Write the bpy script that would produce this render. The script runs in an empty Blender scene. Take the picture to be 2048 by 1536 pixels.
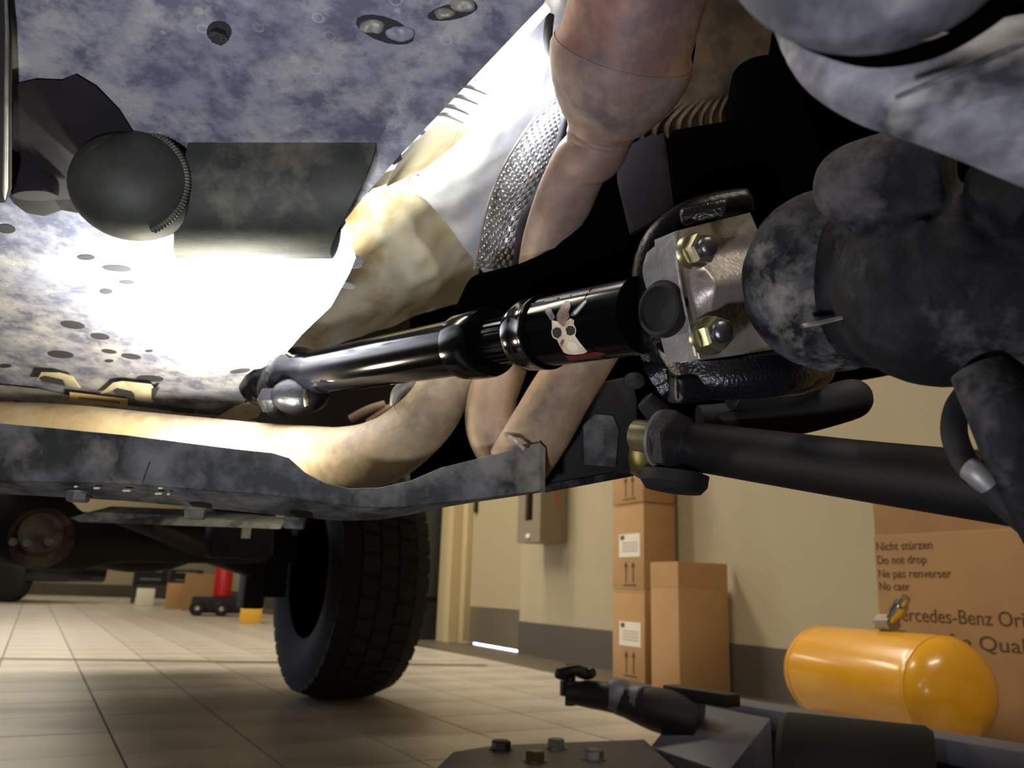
import bpy, bmesh, math, random
from mathutils import Vector, Matrix, noise
random.seed(7)
V = Vector
R_ = math.radians
# ------------------------------------------------------------------ camera
F = 1650.0; CH = 0.39
PITCH = math.atan(413 / F); ROLL = R_(1.9)
R0 = V((1, 0, 0)); U0 = V((0, -math.sin(PITCH), math.cos(PITCH))); FW = V((0, math.cos(PITCH), math.sin(PITCH)))
CR = math.cos(ROLL) * R0 + math.sin(ROLL) * U0
CU = -math.sin(ROLL) * R0 + math.cos(ROLL) * U0
C0 = V((0, 0, CH))
def ray(x, y): return CR * ((x - 1024) / F) + CU * ((768 - y) / F) + FW
def D(x, y, d): return C0 + ray(x, y) * d
def FL(x, y, z=0.0):
    r = ray(x, y); return C0 + r * ((z - CH) / r.z)
def PL(x, y, p, n):
    r = ray(x, y); return C0 + r * ((p - C0).dot(n) / r.dot(n))
def PX(v):
    w = v - C0; d = w.dot(FW); return (1024 + F * w.dot(CR) / d, 768 - F * w.dot(CU) / d, d)
sc = bpy.context.scene
col = sc.collection
cam_d = bpy.data.cameras.new('camera'); cam = bpy.data.objects.new('camera', cam_d); col.objects.link(cam)
cam_d.sensor_width = 36; cam_d.lens = 36 * F / 2048; cam_d.clip_start = 0.01
cam.matrix_world = Matrix(((CR.x, CU.x, -FW.x, 0), (CR.y, CU.y, -FW.y, 0), (CR.z, CU.z, -FW.z, CH), (0, 0, 0, 1)))
cam_d.dof.use_dof = True; cam_d.dof.focus_distance = 0.55; cam_d.dof.aperture_fstop = 13
sc.camera = cam
# ------------------------------------------------------------------ light
sc.view_settings.view_transform = 'Standard'; sc.view_settings.look = 'None'
sc.view_settings.exposure = 0.0; sc.view_settings.gamma = 1.0; sc.view_settings.use_curve_mapping = False
w = bpy.data.worlds.new('world'); sc.world = w; w.use_nodes = True
w.node_tree.nodes['Background'].inputs[0].default_value = (1.0, 0.9, 0.78, 1)
w.node_tree.nodes['Background'].inputs[1].default_value = 0.10
def light(name, kind, loc, energy, color, size=0.01, target=None, size_y=None, **k):
    l = bpy.data.lights.new(name, kind); l.energy = energy; l.color = color
    if kind == 'AREA':
        l.size = size
        if size_y: l.shape = 'RECTANGLE'; l.size_y = size_y
    else: l.shadow_soft_size = size
    for a, b in k.items(): setattr(l, a, b)
    o = bpy.data.objects.new(name, l); col.objects.link(o); o.location = loc
    if target is not None: o.rotation_euler = (V(target) - V(loc)).to_track_quat('-Z', 'Y').to_euler()
    return o
light('work_lamp', 'SPOT', D(490, 905, .76), 25, (.98, 1.0, .90), .012, target=D(500, 600, .775), spot_size=R_(118), spot_blend=1.0)
light('work_lamp', 'POINT', D(330, 905, .78), 2.6, (1.0, .90, .66), .015)
light('work_lamp', 'POINT', D(1056, 160, .68), 1.7, (.80, .86, 1.0), .010)
light('hand_lamp', 'AREA', (-0.16, 0.06, CH - 0.16), 2.0, (.93, .93, 1.0), .04, target=D(1150, 300, .5))
for x, y in ((-2.9, 2.0), (-4.4, 6.5), (.6, -.6), (-1.2, 5.0), (-6.5, 10.5), (-2.6, 4.2), (-8.0, 15.0)):
    light('ceiling_lamp', 'AREA', (x, y, 3.7), 74, (1.0, .90, .74), 1.6, target=(x, y, 0), size_y=.3)
light('bay_daylight', 'AREA', (-5.2, 5.6, 1.2), 40, (.70, .78, 1.0), 1.5, target=(-.8, 2.6, 0))
# ------------------------------------------------------------------ materials
def nodes(m):
    m.use_nodes = True; nt = m.node_tree; return nt, nt.nodes['Principled BSDF']
def lin(c):
    return tuple((x / 255 / 12.92 if x / 255 <= .04045 else ((x / 255 + .055) / 1.055) ** 2.4) for x in c)
def mat(name, c, rough=.5, metal=0.0, c2=None, scale=20, c3=None, bump=0, bscale=None, detail=6, lo=.4, hi=.62, spec=None, rings=0, coat=0, streak=None):
    m = bpy.data.materials.new(name); nt, b = nodes(m); N = nt.nodes; L = nt.links
    b.inputs['Roughness'].default_value = rough; b.inputs['Metallic'].default_value = metal
    if spec is not None: b.inputs['Specular IOR Level'].default_value = spec
    if coat: b.inputs['Coat Weight'].default_value = coat; b.inputs['Coat Roughness'].default_value = .12
    a = lin(c); b.inputs['Base Color'].default_value = (*a, 1)
    tc = N.new('ShaderNodeTexCoord'); src = tc.outputs['Object']
    if streak:
        mp = N.new('ShaderNodeMapping'); mp.inputs['Scale'].default_value = streak; L.new(src, mp.inputs[0]); src = mp.outputs[0]
    out = None
    if c2:
        n = N.new('ShaderNodeTexNoise'); n.inputs['Scale'].default_value = scale; n.inputs['Detail'].default_value = detail; n.inputs['Roughness'].default_value = .62
        L.new(src, n.inputs['Vector'])
        r = N.new('ShaderNodeValToRGB'); r.color_ramp.elements[0].position = lo; r.color_ramp.elements[1].position = hi
        r.color_ramp.elements[0].color = (*a, 1); r.color_ramp.elements[1].color = (*lin(c2), 1)
        L.new(n.outputs[0], r.inputs[0]); out = r.outputs[0]
        if c3:
            n2 = N.new('ShaderNodeTexNoise'); n2.inputs['Scale'].default_value = scale * .37; n2.inputs['Detail'].default_value = 5
            n2.inputs['Roughness'].default_value = .7
            L.new(src, n2.inputs['Vector'])
            r2 = N.new('ShaderNodeValToRGB'); r2.color_ramp.elements[0].position = .5; r2.color_ramp.elements[1].position = .64
            L.new(n2.outputs[0], r2.inputs[0])
            mx = N.new('ShaderNodeMix'); mx.data_type = 'RGBA'; L.new(r2.outputs[0], mx.inputs[0]); L.new(out, mx.inputs[6]); mx.inputs[7].default_value = (*lin(c3), 1)
            out = mx.outputs[2]
        if rings:
            vo = N.new('ShaderNodeTexVoronoi'); vo.inputs['Scale'].default_value = rings; L.new(src, vo.inputs['Vector'])
            rr = N.new('ShaderNodeValToRGB'); e = rr.color_ramp.elements
            e[0].position = .0; e[0].color = (0, 0, 0, 1); e[1].position = .36; e[1].color = (0, 0, 0, 1)
            q = e.new(.17); q.color = (0, 0, 0, 1); q = e.new(.23); q.color = (1, 1, 1, 1); q = e.new(.29); q.color = (0, 0, 0, 1)
            L.new(vo.outputs['Distance'], rr.inputs[0])
            n3 = N.new('ShaderNodeTexNoise'); n3.inputs['Scale'].default_value = rings * .5; L.new(src, n3.inputs['Vector'])
            r3 = N.new('ShaderNodeValToRGB'); r3.color_ramp.elements[0].position = .5; r3.color_ramp.elements[1].position = .62; L.new(n3.outputs[0], r3.inputs[0])
            mu = N.new('ShaderNodeMath'); mu.operation = 'MULTIPLY'; L.new(rr.outputs[0], mu.inputs[0]); L.new(r3.outputs[0], mu.inputs[1])
            mu2 = N.new('ShaderNodeMath'); mu2.operation = 'MULTIPLY'; L.new(mu.outputs[0], mu2.inputs[0]); mu2.inputs[1].default_value = .55
            mx = N.new('ShaderNodeMix'); mx.data_type = 'RGBA'; L.new(mu2.outputs[0], mx.inputs[0]); L.new(out, mx.inputs[6]); mx.inputs[7].default_value = (*lin((225, 225, 225)), 1)
            out = mx.outputs[2]
        L.new(out, b.inputs['Base Color'])
    if bump:
        n = N.new('ShaderNodeTexNoise'); n.inputs['Scale'].default_value = bscale or scale * 3; n.inputs['Detail'].default_value = 5; L.new(src, n.inputs['Vector'])
        bp = N.new('ShaderNodeBump'); bp.inputs['Strength'].default_value = bump; bp.inputs['Distance'].default_value = .002
        L.new(n.outputs[0], bp.inputs['Height']); L.new(bp.outputs[0], b.inputs['Normal'])
    m.diffuse_color = (*a, 1)
    return m
def emit(name, c, s):
    m = bpy.data.materials.new(name); nt, b = nodes(m); b.inputs['Emission Color'].default_value = (*lin(c), 1); b.inputs['Emission Strength'].default_value = s; return m
M = {}
M['skid'] = mat('mottled dull aluminium', (116, 119, 144), .55, .2, (170, 173, 190), 46, (198, 198, 202), bump=.45, bscale=60, rings=70, lo=.40, hi=.60)
M['skid2'] = mat('mottled dull steel', (128, 128, 126), .55, .3, (165, 165, 158), 40, (190, 188, 176), bump=.3, bscale=70)
M['weld'] = mat('dirty weld bead', (120, 116, 108), .5, .4, (180, 176, 165), 90)
M['dark_spot'] = mat('dark mud spot', (52, 54, 60), .8)
M['tanshield'] = mat('tan dusted aluminium', (206, 192, 150), .75, .0, (216, 210, 184), 14, (168, 134, 84), bump=.35, bscale=25, lo=.35, hi=.6)
M['silvershield'] = mat('silver aluminium sheet', (168, 170, 178), .5, .35, (205, 205, 205), 15, bump=.4, bscale=30)
M['emboss'] = mat('embossed bright aluminium', (170, 172, 178), .3, .8, (120, 118, 116), 30)
M['brownribs'] = mat('rusty brown ribbed shield', (52, 38, 22), .8, .1, (80, 62, 38), 40, bump=.3)
M['rust'] = mat('rust tinted exhaust steel', (142, 116, 106), .6, .25, (165, 145, 136), 30, (108, 96, 98), bump=.2, lo=.4, hi=.65)
M['rust_pink'] = mat('heat stained exhaust steel', (146, 106, 96), .6, .3, (172, 140, 122), 30, (116, 98, 100), bump=.2)
M['tanpipe'] = mat('tan dusted exhaust pipe', (178, 146, 116), .65, .15, (196, 172, 144), 24, (146, 124, 106), bump=.25, lo=.38, hi=.66)
M['tanpipe2'] = mat('yellow tan dusted exhaust pipe', (180, 156, 120), .65, .1, (200, 182, 150), 24, (150, 130, 108), bump=.25, lo=.38, hi=.66)
M['cross'] = mat('dirty painted crossmember', (52, 56, 56), .7, .0, (124, 126, 128), 24, (150, 146, 134), bump=.5, bscale=70, lo=.42, hi=.66)
M['gloss'] = mat('gloss black paint', (6, 6, 9), .13, 0, spec=.12)
M['muffler'] = mat('dark greenish steel', (62, 66, 62), .6, .15, (84, 88, 82), 30, (120, 118, 104), bump=.2, bscale=80, lo=.4, hi=.75)  # channel and dome steel, darker than the plate with their shade in the colour
M['muffler2'] = mat('worn greenish steel weld', (92, 96, 88), .5, .2, (150, 148, 128), 60, lo=.45, hi=.7)
M['boss'] = mat('dark dusty steel', (29, 26, 29), .9, 0, (36, 32, 36), 30, bump=.2)  # dark steel parts, also the painted shadow beside the dome
M['void'] = mat('deep black paint', (3, 3, 4), 1.0, 0, spec=.0)  # black parts, also the shade put into the casting crease
M['satin'] = mat('satin black cast paint', (9, 9, 13), .35, 0, bump=.25, bscale=300, spec=.2)
M['satin2'] = mat('pebbled black cast paint', (12, 12, 18), .26, 0, bump=.45, bscale=480, spec=.7)
M['cast_al'] = mat('machined pale casting', (150, 142, 140), .42, .55, (172, 164, 158), 60, bump=.25, bscale=260)
M['cast_al2'] = mat('rough grey cast side', (118, 116, 116), .6, .3, (132, 130, 128), 80, bump=.4, bscale=300)
M['zinc'] = mat('yellow zinc plated steel', (160, 155, 120), .32, .85, (136, 132, 108), 120)
M['bolt_steel'] = mat('dark steel bolt end', (104, 104, 112), .35, .9, bump=.2, bscale=400)
M['diff'] = mat('dusty black cast iron', (11, 11, 15), .8, 0, (34, 35, 41), 36, (76, 74, 76), bump=1.0, bscale=110, lo=.45, hi=.68, spec=.25)
M['dusty'] = mat('dust caked dark casting', (22, 23, 28), .8, 0, (74, 75, 80), 60, (122, 119, 112), bump=.8, bscale=150, lo=.42, hi=.66, spec=.2)
M['greycast'] = mat('grey aluminium casting', (56, 57, 66), .6, .1, (136, 136, 146), 22, (182, 180, 172), lo=.4, hi=.62, streak=(1, .6, 1.6))
M['arm'] = mat('black painted tube', (13, 13, 14), .5, .0, (21, 20, 20), 20, bump=.2)
M['rubber'] = mat('black rubber', (12, 12, 15), .75, 0, bump=.2, bscale=60)
M['tyre'] = mat('black tyre rubber', (17, 16, 18), .85, 0, (24, 23, 23), 12)
M['rim'] = mat('dark painted wheel', (6, 6, 7), .8, 0, spec=.2)
M['black'] = mat('black underbody paint', (16, 15, 18), .75, 0, (26, 24, 26), 8)
M['brass'] = mat('yellow passivated fitting', (104, 96, 52), .4, .7)
M['greysteel'] = mat('dull grey steel', (120, 120, 122), .5, .5, (150, 150, 150), 40)
M['cream'] = mat('cream dusted steel', (205, 196, 166), .6, .1, (228, 222, 196), 30)
M['sticker'] = mat('yellowed label', (214, 190, 130), .6)
M['ink'] = mat('grey ink', (70, 60, 48), .7)
M['bone'] = mat('cream print', (226, 212, 188), .4, 0, (178, 140, 104), 90, lo=.45, hi=.75)
M['bonebrown'] = mat('brown print', (140, 118, 104), .4, 0, (90, 72, 62), 160)
M['bluehorn'] = mat('blue grey print', (86, 90, 118), .4)
M['redprint'] = mat('dark red print', (92, 26, 30), .4)
M['wall'] = mat('beige painted wall', (178, 166, 134), .7, 0, (172, 160, 128), 1.5)
M['frame'] = mat('cream door frame paint', (190, 172, 130), .55)
M['doorp'] = mat('beige door paint', (172, 158, 124), .5)
M['base'] = mat('dark grey rubber baseboard', (84, 76, 64), .6)
M['kick'] = mat('brushed steel kick plate', (150, 140, 120), .35, .7)
M['darkwall'] = mat('dark grey cabinet', (52, 56, 52), .6)
M['tile'] = mat('pale porcelain tile', (192, 183, 168), .34, 0, (180, 171, 156), 3.0, (166, 156, 142), bump=.06, bscale=8)
M['grout'] = mat('dark grout', (50, 44, 38), 1.0, spec=.0)
M['strip'] = mat('dark border floor', (92, 82, 68), .5)
M['card'] = mat('brown cardboard', (186, 146, 98), .8, 0, (178, 138, 90), 5)
M['card2'] = mat('reddish cardboard', (164, 128, 86), .8, 0, (156, 121, 80), 5)
M['cardtape'] = mat('packing tape', (160, 116, 66), .4)
M['paper'] = mat('white paper label', (232, 224, 204), .7)
M['cinkt'] = mat('dark carton ink', (84, 58, 34), .8)
M['yellow'] = mat('glossy yellow enamel', (236, 172, 40), .28, 0, (228, 162, 34), 6, coat=.4)
M['chrome'] = mat('chrome', (190, 186, 180), .15, 1)
M['jackgrey'] = mat('blue grey jack paint', (86, 88, 102), .5, .1, (98, 100, 112), 8)
M['jackblack'] = mat('black jack paint', (20, 18, 18), .5, .1)
M['cabgrey'] = mat('grey painted steel cabinet', (134, 122, 98), .45)
M['redp'] = mat('red paint', (176, 22, 26), .45)
M['redl'] = mat('red lettering', (206, 60, 44), .6)
M['yel2'] = mat('yellow plastic', (222, 168, 50), .5)
M['carblue'] = mat('dark blue car paint', (22, 24, 40), .3, .2, coat=.5)
M['day'] = emit('daylight', (225, 232, 255), 5.0)
M['mudrust'] = mat('rusty mud', (58, 34, 26), .9, 0, (84, 76, 64), 14, lo=.5, hi=.62)
# ------------------------------------------------------------------ object helpers
def tag(o, label=None, cat=None, group=None, kind=None):
    if label: o['label'] = label
    if cat: o['category'] = cat
    if group: o['group'] = group
    if kind: o['kind'] = kind
    return o
def empty(name, loc, label=None, cat=None, group=None):
    o = bpy.data.objects.new(name, None); o.empty_display_size = .05; col.objects.link(o); o.location = loc
    return tag(o, label, cat, group)
def wloc(o):
    p = V(o.location)
    while o.parent: o = o.parent; p = p + V(o.location)
    return p
def kids(o): return [c for c in bpy.data.objects if c.parent == o]
def copy_tree(o, parent=None):
    c = o.copy(); col.objects.link(c); c.parent = parent
    for ch in kids(o): copy_tree(ch, c)
    return c
class MB:
    def __init__(s): s.v = []; s.f = []
    def add(s, vs, fs):
        n = len(s.v); s.v += [V(p) for p in vs]; s.f += [tuple(i + n for i in f) for f in fs]; return s
    def box8(s, c):  # c: bottom 4 (ccw), top 4
        return s.add(c, [(3, 2, 1, 0), (4, 5, 6, 7), (0, 1, 5, 4), (1, 2, 6, 5), (2, 3, 7, 6), (3, 0, 4, 7)])
    def obox(s, c, ax, ay, az, hx, hy, hz):
        c = V(c); ax = V(ax).normalized() * hx; ay = V(ay).normalized() * hy; az = V(az).normalized() * hz
        return s.box8([c - ax - ay - az, c + ax - ay - az, c + ax + ay - az, c - ax + ay - az, c - ax - ay + az, c + ax - ay + az, c + ax + ay + az, c - ax + ay + az])
    def prism(s, pts, off):
        n = len(pts); off = V(off)
        return s.add(list(pts) + [V(p) + off for p in pts], [tuple(range(n)), tuple(range(2 * n - 1, n - 1, -1))] + [(i, i + n, (i + 1) % n + n, (i + 1) % n) for i in range(n)])
    def loft(s, rings, closed=True, cap=True):
        n = len(rings[0]); vs = [p for r in rings for p in r]; fs = []
        for i in range(len(rings) - 1):
            for j in range(n if closed else n - 1):
                a = i * n + j; b = i * n + (j + 1) % n; fs.append((a, b, b + n, a + n))
        if cap: fs.append(tuple(range(n - 1, -1, -1))); fs.append(tuple(range((len(rings) - 1) * n, len(rings) * n)))
        return s.add(vs, fs)
    def tube(s, pts, rad, seg=20, ell=None, sub=6, cap=True):
        P = [V(p) for p in pts]; Rr = list(rad) if hasattr(rad, '__len__') else [rad] * len(P)
        if sub > 1 and len(P) > 2: P, Rr = cr(P, Rr, sub)
        rings = []; up = None
        for i, p in enumerate(P):
            t = (P[min(i + 1, len(P) - 1)] - P[max(i - 1, 0)]).normalized()
            if up is None:
                up = V(ell[0]) if ell else (V((0, 0, 1)) if abs(t.z) < .9 else V((1, 0, 0)))
            if ell: up = V(ell[0])
            a = (up - t * up.dot(t)).normalized(); b = t.cross(a); up = a
            e = ell[1] if ell else 1.0
            rings.append([p + (a * math.cos(2 * math.pi * k / seg) * e + b * math.sin(2 * math.pi * k / seg)) * Rr[i] for k in range(seg)])
        return s.loft(rings, cap=cap)
    def lathe(s, p0, ax, prof, seg=40, cap=True):
        p0 = V(p0); t = V(ax).normalized(); a = t.orthogonal().normalized(); b = t.cross(a)
        rings = [[p0 + t * u + (a * math.cos(2 * math.pi * k / seg) + b * math.sin(2 * math.pi * k / seg)) * max(r, 1e-5) for k in range(seg)] for u, r in prof]
        return s.loft(rings, cap=cap)
    def ball(s, c, ax, ay, az, nu=24, nv=14):
        c = V(c); ax = V(ax); ay = V(ay); az = V(az); rings = []
        for i in range(nv + 1):
            th = math.pi * (i + .001) / (nv + .002)
            rings.append([c + az * math.cos(th) + (ax * math.cos(2 * math.pi * k / nu) + ay * math.sin(2 * math.pi * k / nu)) * math.sin(th) for k in range(nu)])
        return s.loft(rings)
    def sheet(s, grid, nu, nv, th, fn=None, back=None):
        rows = [[V(p) for p in r] for r in grid]
        rr = [cr1(r, nu) for r in rows]; colz = [cr1([r[j] for r in rr], nv) for j in range(nu)]
        n1 = []
        for i in range(nv):
            for j in range(nu):
                p = colz[j][i].copy()
                if fn:
                    a = colz[min(j + 1, nu - 1)][i] - colz[max(j - 1, 0)][i]; b = colz[j][min(i + 1, nv - 1)] - colz[j][max(i - 1, 0)]
                    n = a.cross(b).normalized()
                    if n.dot(C0 - p) < 0: n = -n
                    p = p + n * fn(j / (nu - 1), i / (nv - 1))
                n1.append(p)
        N = nu * nv; vs = list(n1)
        for i in range(nv):
            for j in range(nu):
                a = colz[min(j + 1, nu - 1)][i] - colz[max(j - 1, 0)][i]; b = colz[j][min(i + 1, nv - 1)] - colz[j][max(i - 1, 0)]
                n = a.cross(b).normalized()
                if n.dot(C0 - n1[i * nu + j]) < 0: n = -n
                vs.append((n1[i * nu + j] if back is None else colz[j][i]) - n * th)
        fs = []
        for i in range(nv - 1):
            for j in range(nu - 1):
                a = i * nu + j; fs.append((a, a + 1, a + nu + 1, a + nu)); fs.append((a + N, a + nu + N, a + nu + 1 + N, a + 1 + N))
        for j in range(nu - 1):
            fs.append((j, j + N, j + 1 + N, j + 1)); a = (nv - 1) * nu + j; fs.append((a, a + 1, a + 1 + N, a + N))
        for i in range(nv - 1):
            a = i * nu; fs.append((a, a + nu, a + nu + N, a + N)); a = i * nu + nu - 1; fs.append((a, a + N, a + nu + N, a + nu))
        return s.add(vs, fs)
    def build(s, name, m, parent=None, smooth=35, bevel=0, vox=0, sm=4, bseg=2):
        if parent is not None: o0 = wloc(parent)
        else:
            xs = [p.x for p in s.v]; ys = [p.y for p in s.v]; zs = [p.z for p in s.v]
            o0 = V(((min(xs) + max(xs)) / 2, (min(ys) + max(ys)) / 2, min(zs)))
        me = bpy.data.meshes.new(name); me.from_pydata([p - o0 for p in s.v], [], s.f)
        bm = bmesh.new(); bm.from_mesh(me); bmesh.ops.recalc_face_normals(bm, faces=bm.faces); bm.to_mesh(me); bm.free()
        o = bpy.data.objects.new(name, me); col.objects.link(o)
        if vox or bevel:
            if vox:
                md = o.modifiers.new('r', 'REMESH'); md.mode = 'VOXEL'; md.voxel_size = vox
                if sm: q = o.modifiers.new('s', 'SMOOTH'); q.iterations = sm; q.factor = .5
            if bevel: md = o.modifiers.new('b', 'BEVEL'); md.width = bevel; md.segments = bseg; md.limit_method = 'ANGLE'; md.angle_limit = R_(40)
            dg = bpy.context.evaluated_depsgraph_get(); me2 = bpy.data.meshes.new_from_object(o.evaluated_get(dg))
            o.modifiers.clear(); o.data = me2; bpy.data.meshes.remove(me); me = me2; me.name = name
        me.materials.clear(); me.materials.append(M[m] if isinstance(m, str) else m)
        if smooth:
            for p in me.polygons: p.use_smooth = True
            if smooth < 180: me.set_sharp_from_angle(angle=R_(smooth))
        if parent is not None: o.parent = parent
        else: o.location = o0
        return o
def cr(P, Rr, sub):
    oP = []; oR = []
    n = len(P)
    for i in range(n - 1):
        p0 = P[max(i - 1, 0)]; p1 = P[i]; p2 = P[i + 1]; p3 = P[min(i + 2, n - 1)]
        for k in range(sub):
            t = k / sub; a = -.5 * t ** 3 + t * t - .5 * t; b = 1.5 * t ** 3 - 2.5 * t * t + 1; c = -1.5 * t ** 3 + 2 * t * t + .5 * t; d = .5 * t ** 3 - .5 * t * t
            oP.append(p0 * a + p1 * b + p2 * c + p3 * d); oR.append(Rr[i] * (1 - t) + Rr[i + 1] * t)
    return oP + [P[-1]], oR + [Rr[-1]]
def cr1(P, n):
    out = []; m = len(P) - 1
    for j in range(n):
        u = j / (n - 1) * m; i = min(int(u), m - 1); t = u - i
        p1 = P[i]; p2 = P[i + 1]; p0 = P[i - 1] if i else p1 * 2 - p2; p3 = P[i + 2] if i + 2 <= m else p2 * 2 - p1
        a = -.5 * t ** 3 + t * t - .5 * t; b = 1.5 * t ** 3 - 2.5 * t * t + 1; c = -1.5 * t ** 3 + 2 * t * t + .5 * t; d = .5 * t ** 3 - .5 * t * t
        out.append(p0 * a + p1 * b + p2 * c + p3 * d)
    return out
def T(*pts): return [D(*p) for p in pts]           # (x, y, d) triples
def RR(px, d): return px * d / F
def tubepx(mb, pts, seg=20, sub=6, ell=None, cap=True):   # pts (x, y, d, rpx)
    return mb.tube([D(*p[:3]) for p in pts], [RR(p[3], p[2]) for p in pts], seg, ell, sub, cap)
def decal(poly, fn, name, m, parent, cuts=3):
    bm = bmesh.new(); vs = [bm.verts.new((x, y, 0)) for x, y in poly]; f = bm.faces.new(vs)
    bmesh.ops.triangulate(bm, faces=[f]); bmesh.ops.subdivide_edges(bm, edges=bm.edges, cuts=cuts, use_grid_fill=True)
    bmesh.ops.triangulate(bm, faces=bm.faces)
    mb = MB(); mb.v = [fn(v.co.x, v.co.y) for v in bm.verts]; bm.verts.index_update(); mb.f = [tuple(v.index for v in f.verts) for f in bm.faces]; bm.free()
    return mb.build(name, m, parent, smooth=180)
def ellp(cx, cy, rx, ry, rot=0, n=20):
    c, s = math.cos(R_(rot)), math.sin(R_(rot))
    return [(cx + rx * math.cos(t) * c - ry * math.sin(t) * s, cy + rx * math.cos(t) * s + ry * math.sin(t) * c) for t in [2 * math.pi * k / n for k in range(n)]]
def hexnut(mb, c, ax, r, h, rot=0.0, prof=None):
    t = V(ax).normalized(); a = t.orthogonal().normalized(); b = t.cross(a); rings = []
    for u, q in (prof or ((0, 1), (h, 1))):
        rings.append([V(c) + t * u + (a * math.cos(rot + math.pi / 3 * k) + b * math.sin(rot + math.pi / 3 * k)) * r * q for k in range(6)])
    return mb.loft(rings)
def text(body, p, xd, up, size, m, parent, name='printed_text', width=None, ext=.0004, font_scale=1.0):
    cu = bpy.data.curves.new(name, 'FONT'); cu.body = body; cu.size = size; cu.extrude = ext
    o = bpy.data.objects.new(name, cu); col.objects.link(o)
    dg = bpy.context.evaluated_depsgraph_get(); me = bpy.data.meshes.new_from_object(o.evaluated_get(dg)); bpy.data.objects.remove(o)
    wd = max(v.co.x for v in me.vertices); sx = width / wd if width else 1
    xd = V(xd).normalized(); zd = xd.cross(V(up)).normalized(); yd = zd.cross(xd)
    base = wloc(parent)
    for v in me.vertices: v.co = V(p) + xd * v.co.x * sx + yd * v.co.y + zd * v.co.z - base
    me.name = name; me.materials.clear(); me.materials.append(M[m]); o = bpy.data.objects.new(name, me); col.objects.link(o); o.parent = parent
    return o
def st(o): return tag(o, kind='structure')
# ------------------------------------------------------------------ ROOM
TH = R_(29); th_ = V((-math.sin(TH), math.cos(TH), 0)); tn = V((math.cos(TH), math.sin(TH), 0))    # tile directions
WH = R_(25.6); wh = V((-math.sin(WH), math.cos(WH), 0)); wn = V((-math.cos(WH), -math.sin(WH), 0)) # wall direction, wall normal into room
Z = V((0, 0, 1))
W0 = FL(1040, 1313) - wn * .10
# slab under the tiles (grout)
fb = MB(); fb.obox(V((-4, 8, -.035)), th_, tn, Z, 16, 14, .03); floor = st(fb.build('floor', 'grout', smooth=0))
# tiles
TS = .305; org = FL(150, 1320)
cand = []
for i in range(-40, 60):
    for j in range(-45, 45):
        c = org + th_ * ((i + .5) * TS) + tn * ((j + .5) * TS)
        if (c - C0).dot(FW) < .3: continue
        x, y, d = PX(V((c.x, c.y, 0)))
        if -250 < x < 2300 and y < 1800 and (c - W0).dot(wn) > .40 and d < 17: cand.append((d, c))
cand.sort(key=lambda q: q[0])
tm = MB(); tm.obox((0, 0, -.004), (math.cos(TH), math.sin(TH), 0), th_, Z, TS / 2 - .0026, TS / 2 - .0026, .004)
me_t = None
for k, (d, c) in enumerate(cand[:300]):
    if me_t is None:
        t0 = tm.build('tile', 'tile', smooth=0); me_t = t0.data; bpy.data.objects.remove(t0)
        for v in me_t.vertices: v.co.z -= .008
    o = bpy.data.objects.new('tile', me_t); col.objects.link(o); o.parent = floor
    o.location = V((c.x, c.y, 0.0)) - wloc(floor)
    o.location.z = -floor.location.z + random.uniform(-.0004, .0003)
far = MB()
for d, c in cand[300:]:
    far.obox((c.x, c.y, -.004), tn, th_, Z, TS / 2 - .0026, TS / 2 - .0026, .004)
tag(far.build('tile_field', 'tile', floor, smooth=0), kind='stuff')
# border strip next to the wall and a thin dark strip across the floor
sb = MB(); a0 = W0 + wn * .2 + wh * 3; sb.obox(a0 + Z * -.003, wh, wn, Z, 9, .2, .005); st(sb.build('trim_1', 'strip', smooth=0))
jb = MB(); j0 = FL(270, 1321); j1 = FL(840, 1329); jd = (j1 - j0).normalized(); jb.obox(j0 + Z * .0004 - jd * .2, jd, jd.cross(Z), Z, 1.95, .045, .0008); st(jb.build('trim_2', 'strip', smooth=0))
# right wall, with a door opening further along
wz = 3.9
dl = (PL(1040, 1200, W0, wn) - W0).dot(wh); dr = dl + .92
def wallbox(mb, s0, s1, z0, z1, n0=-.12, n1=0.0):
    c = W0 + wh * ((s0 + s1) / 2) + wn * ((n0 + n1) / 2); mb.obox(V((c.x, c.y, (z0 + z1) / 2)), wh, wn, Z, abs(s1 - s0) / 2, abs(n1 - n0) / 2, (z1 - z0) / 2); return mb
mb = MB(); wallbox(mb, -7, dl, 0, wz); wallbox(mb, dl, dr, 2.1, wz); wallbox(mb, dr, 14, 0, wz); st(mb.build('wall_right', 'wall', smooth=0))
bh = .20
mb = MB(); wallbox(mb, -7, dl - .01, 0, bh, 0, .012); st(mb.build('baseboard_right', 'base', smooth=0))
mb = MB(); wallbox(mb, dr + .06, 14, 0, bh, 0, .012); st(mb.build('baseboard_right', 'base', smooth=0))
door = empty('door_1', W0 + wh * (dl + dr) / 2); st(door)
mb = MB(); wallbox(mb, dl + .005, dr - .055, .018, 2.08, -.06, -.015); mb.build('leaf', 'doorp', door, smooth=0)
mb = MB(); wallbox(mb, dl + .02, dr - .075, .02, .27, -.015, -.012); mb.build('kick_plate', 'kick', door, smooth=0)
mb = MB(); wallbox(mb, dr - .05, dr + .055, 0, 2.15, -.12, .03); mb.build('frame_post', 'frame', door, bevel=.008)
mb = MB(); wallbox(mb, dl, dr, 2.08, 2.15, -.12, .03); mb.build('frame_head', 'frame', door, bevel=.008)
mb = MB(); wallbox(mb, dl + .05, dr - .1, .001, .017, -.10, -.04); mb.build('gap_daylight', 'day', door, smooth=0)
c = PL(951, 1012, W0, wn); mb = MB(); mb.obox(c - wn * .005, wh, wn, Z, .02, .012, .05); mb.build('hinge', 'black', door, bevel=.003)
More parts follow.
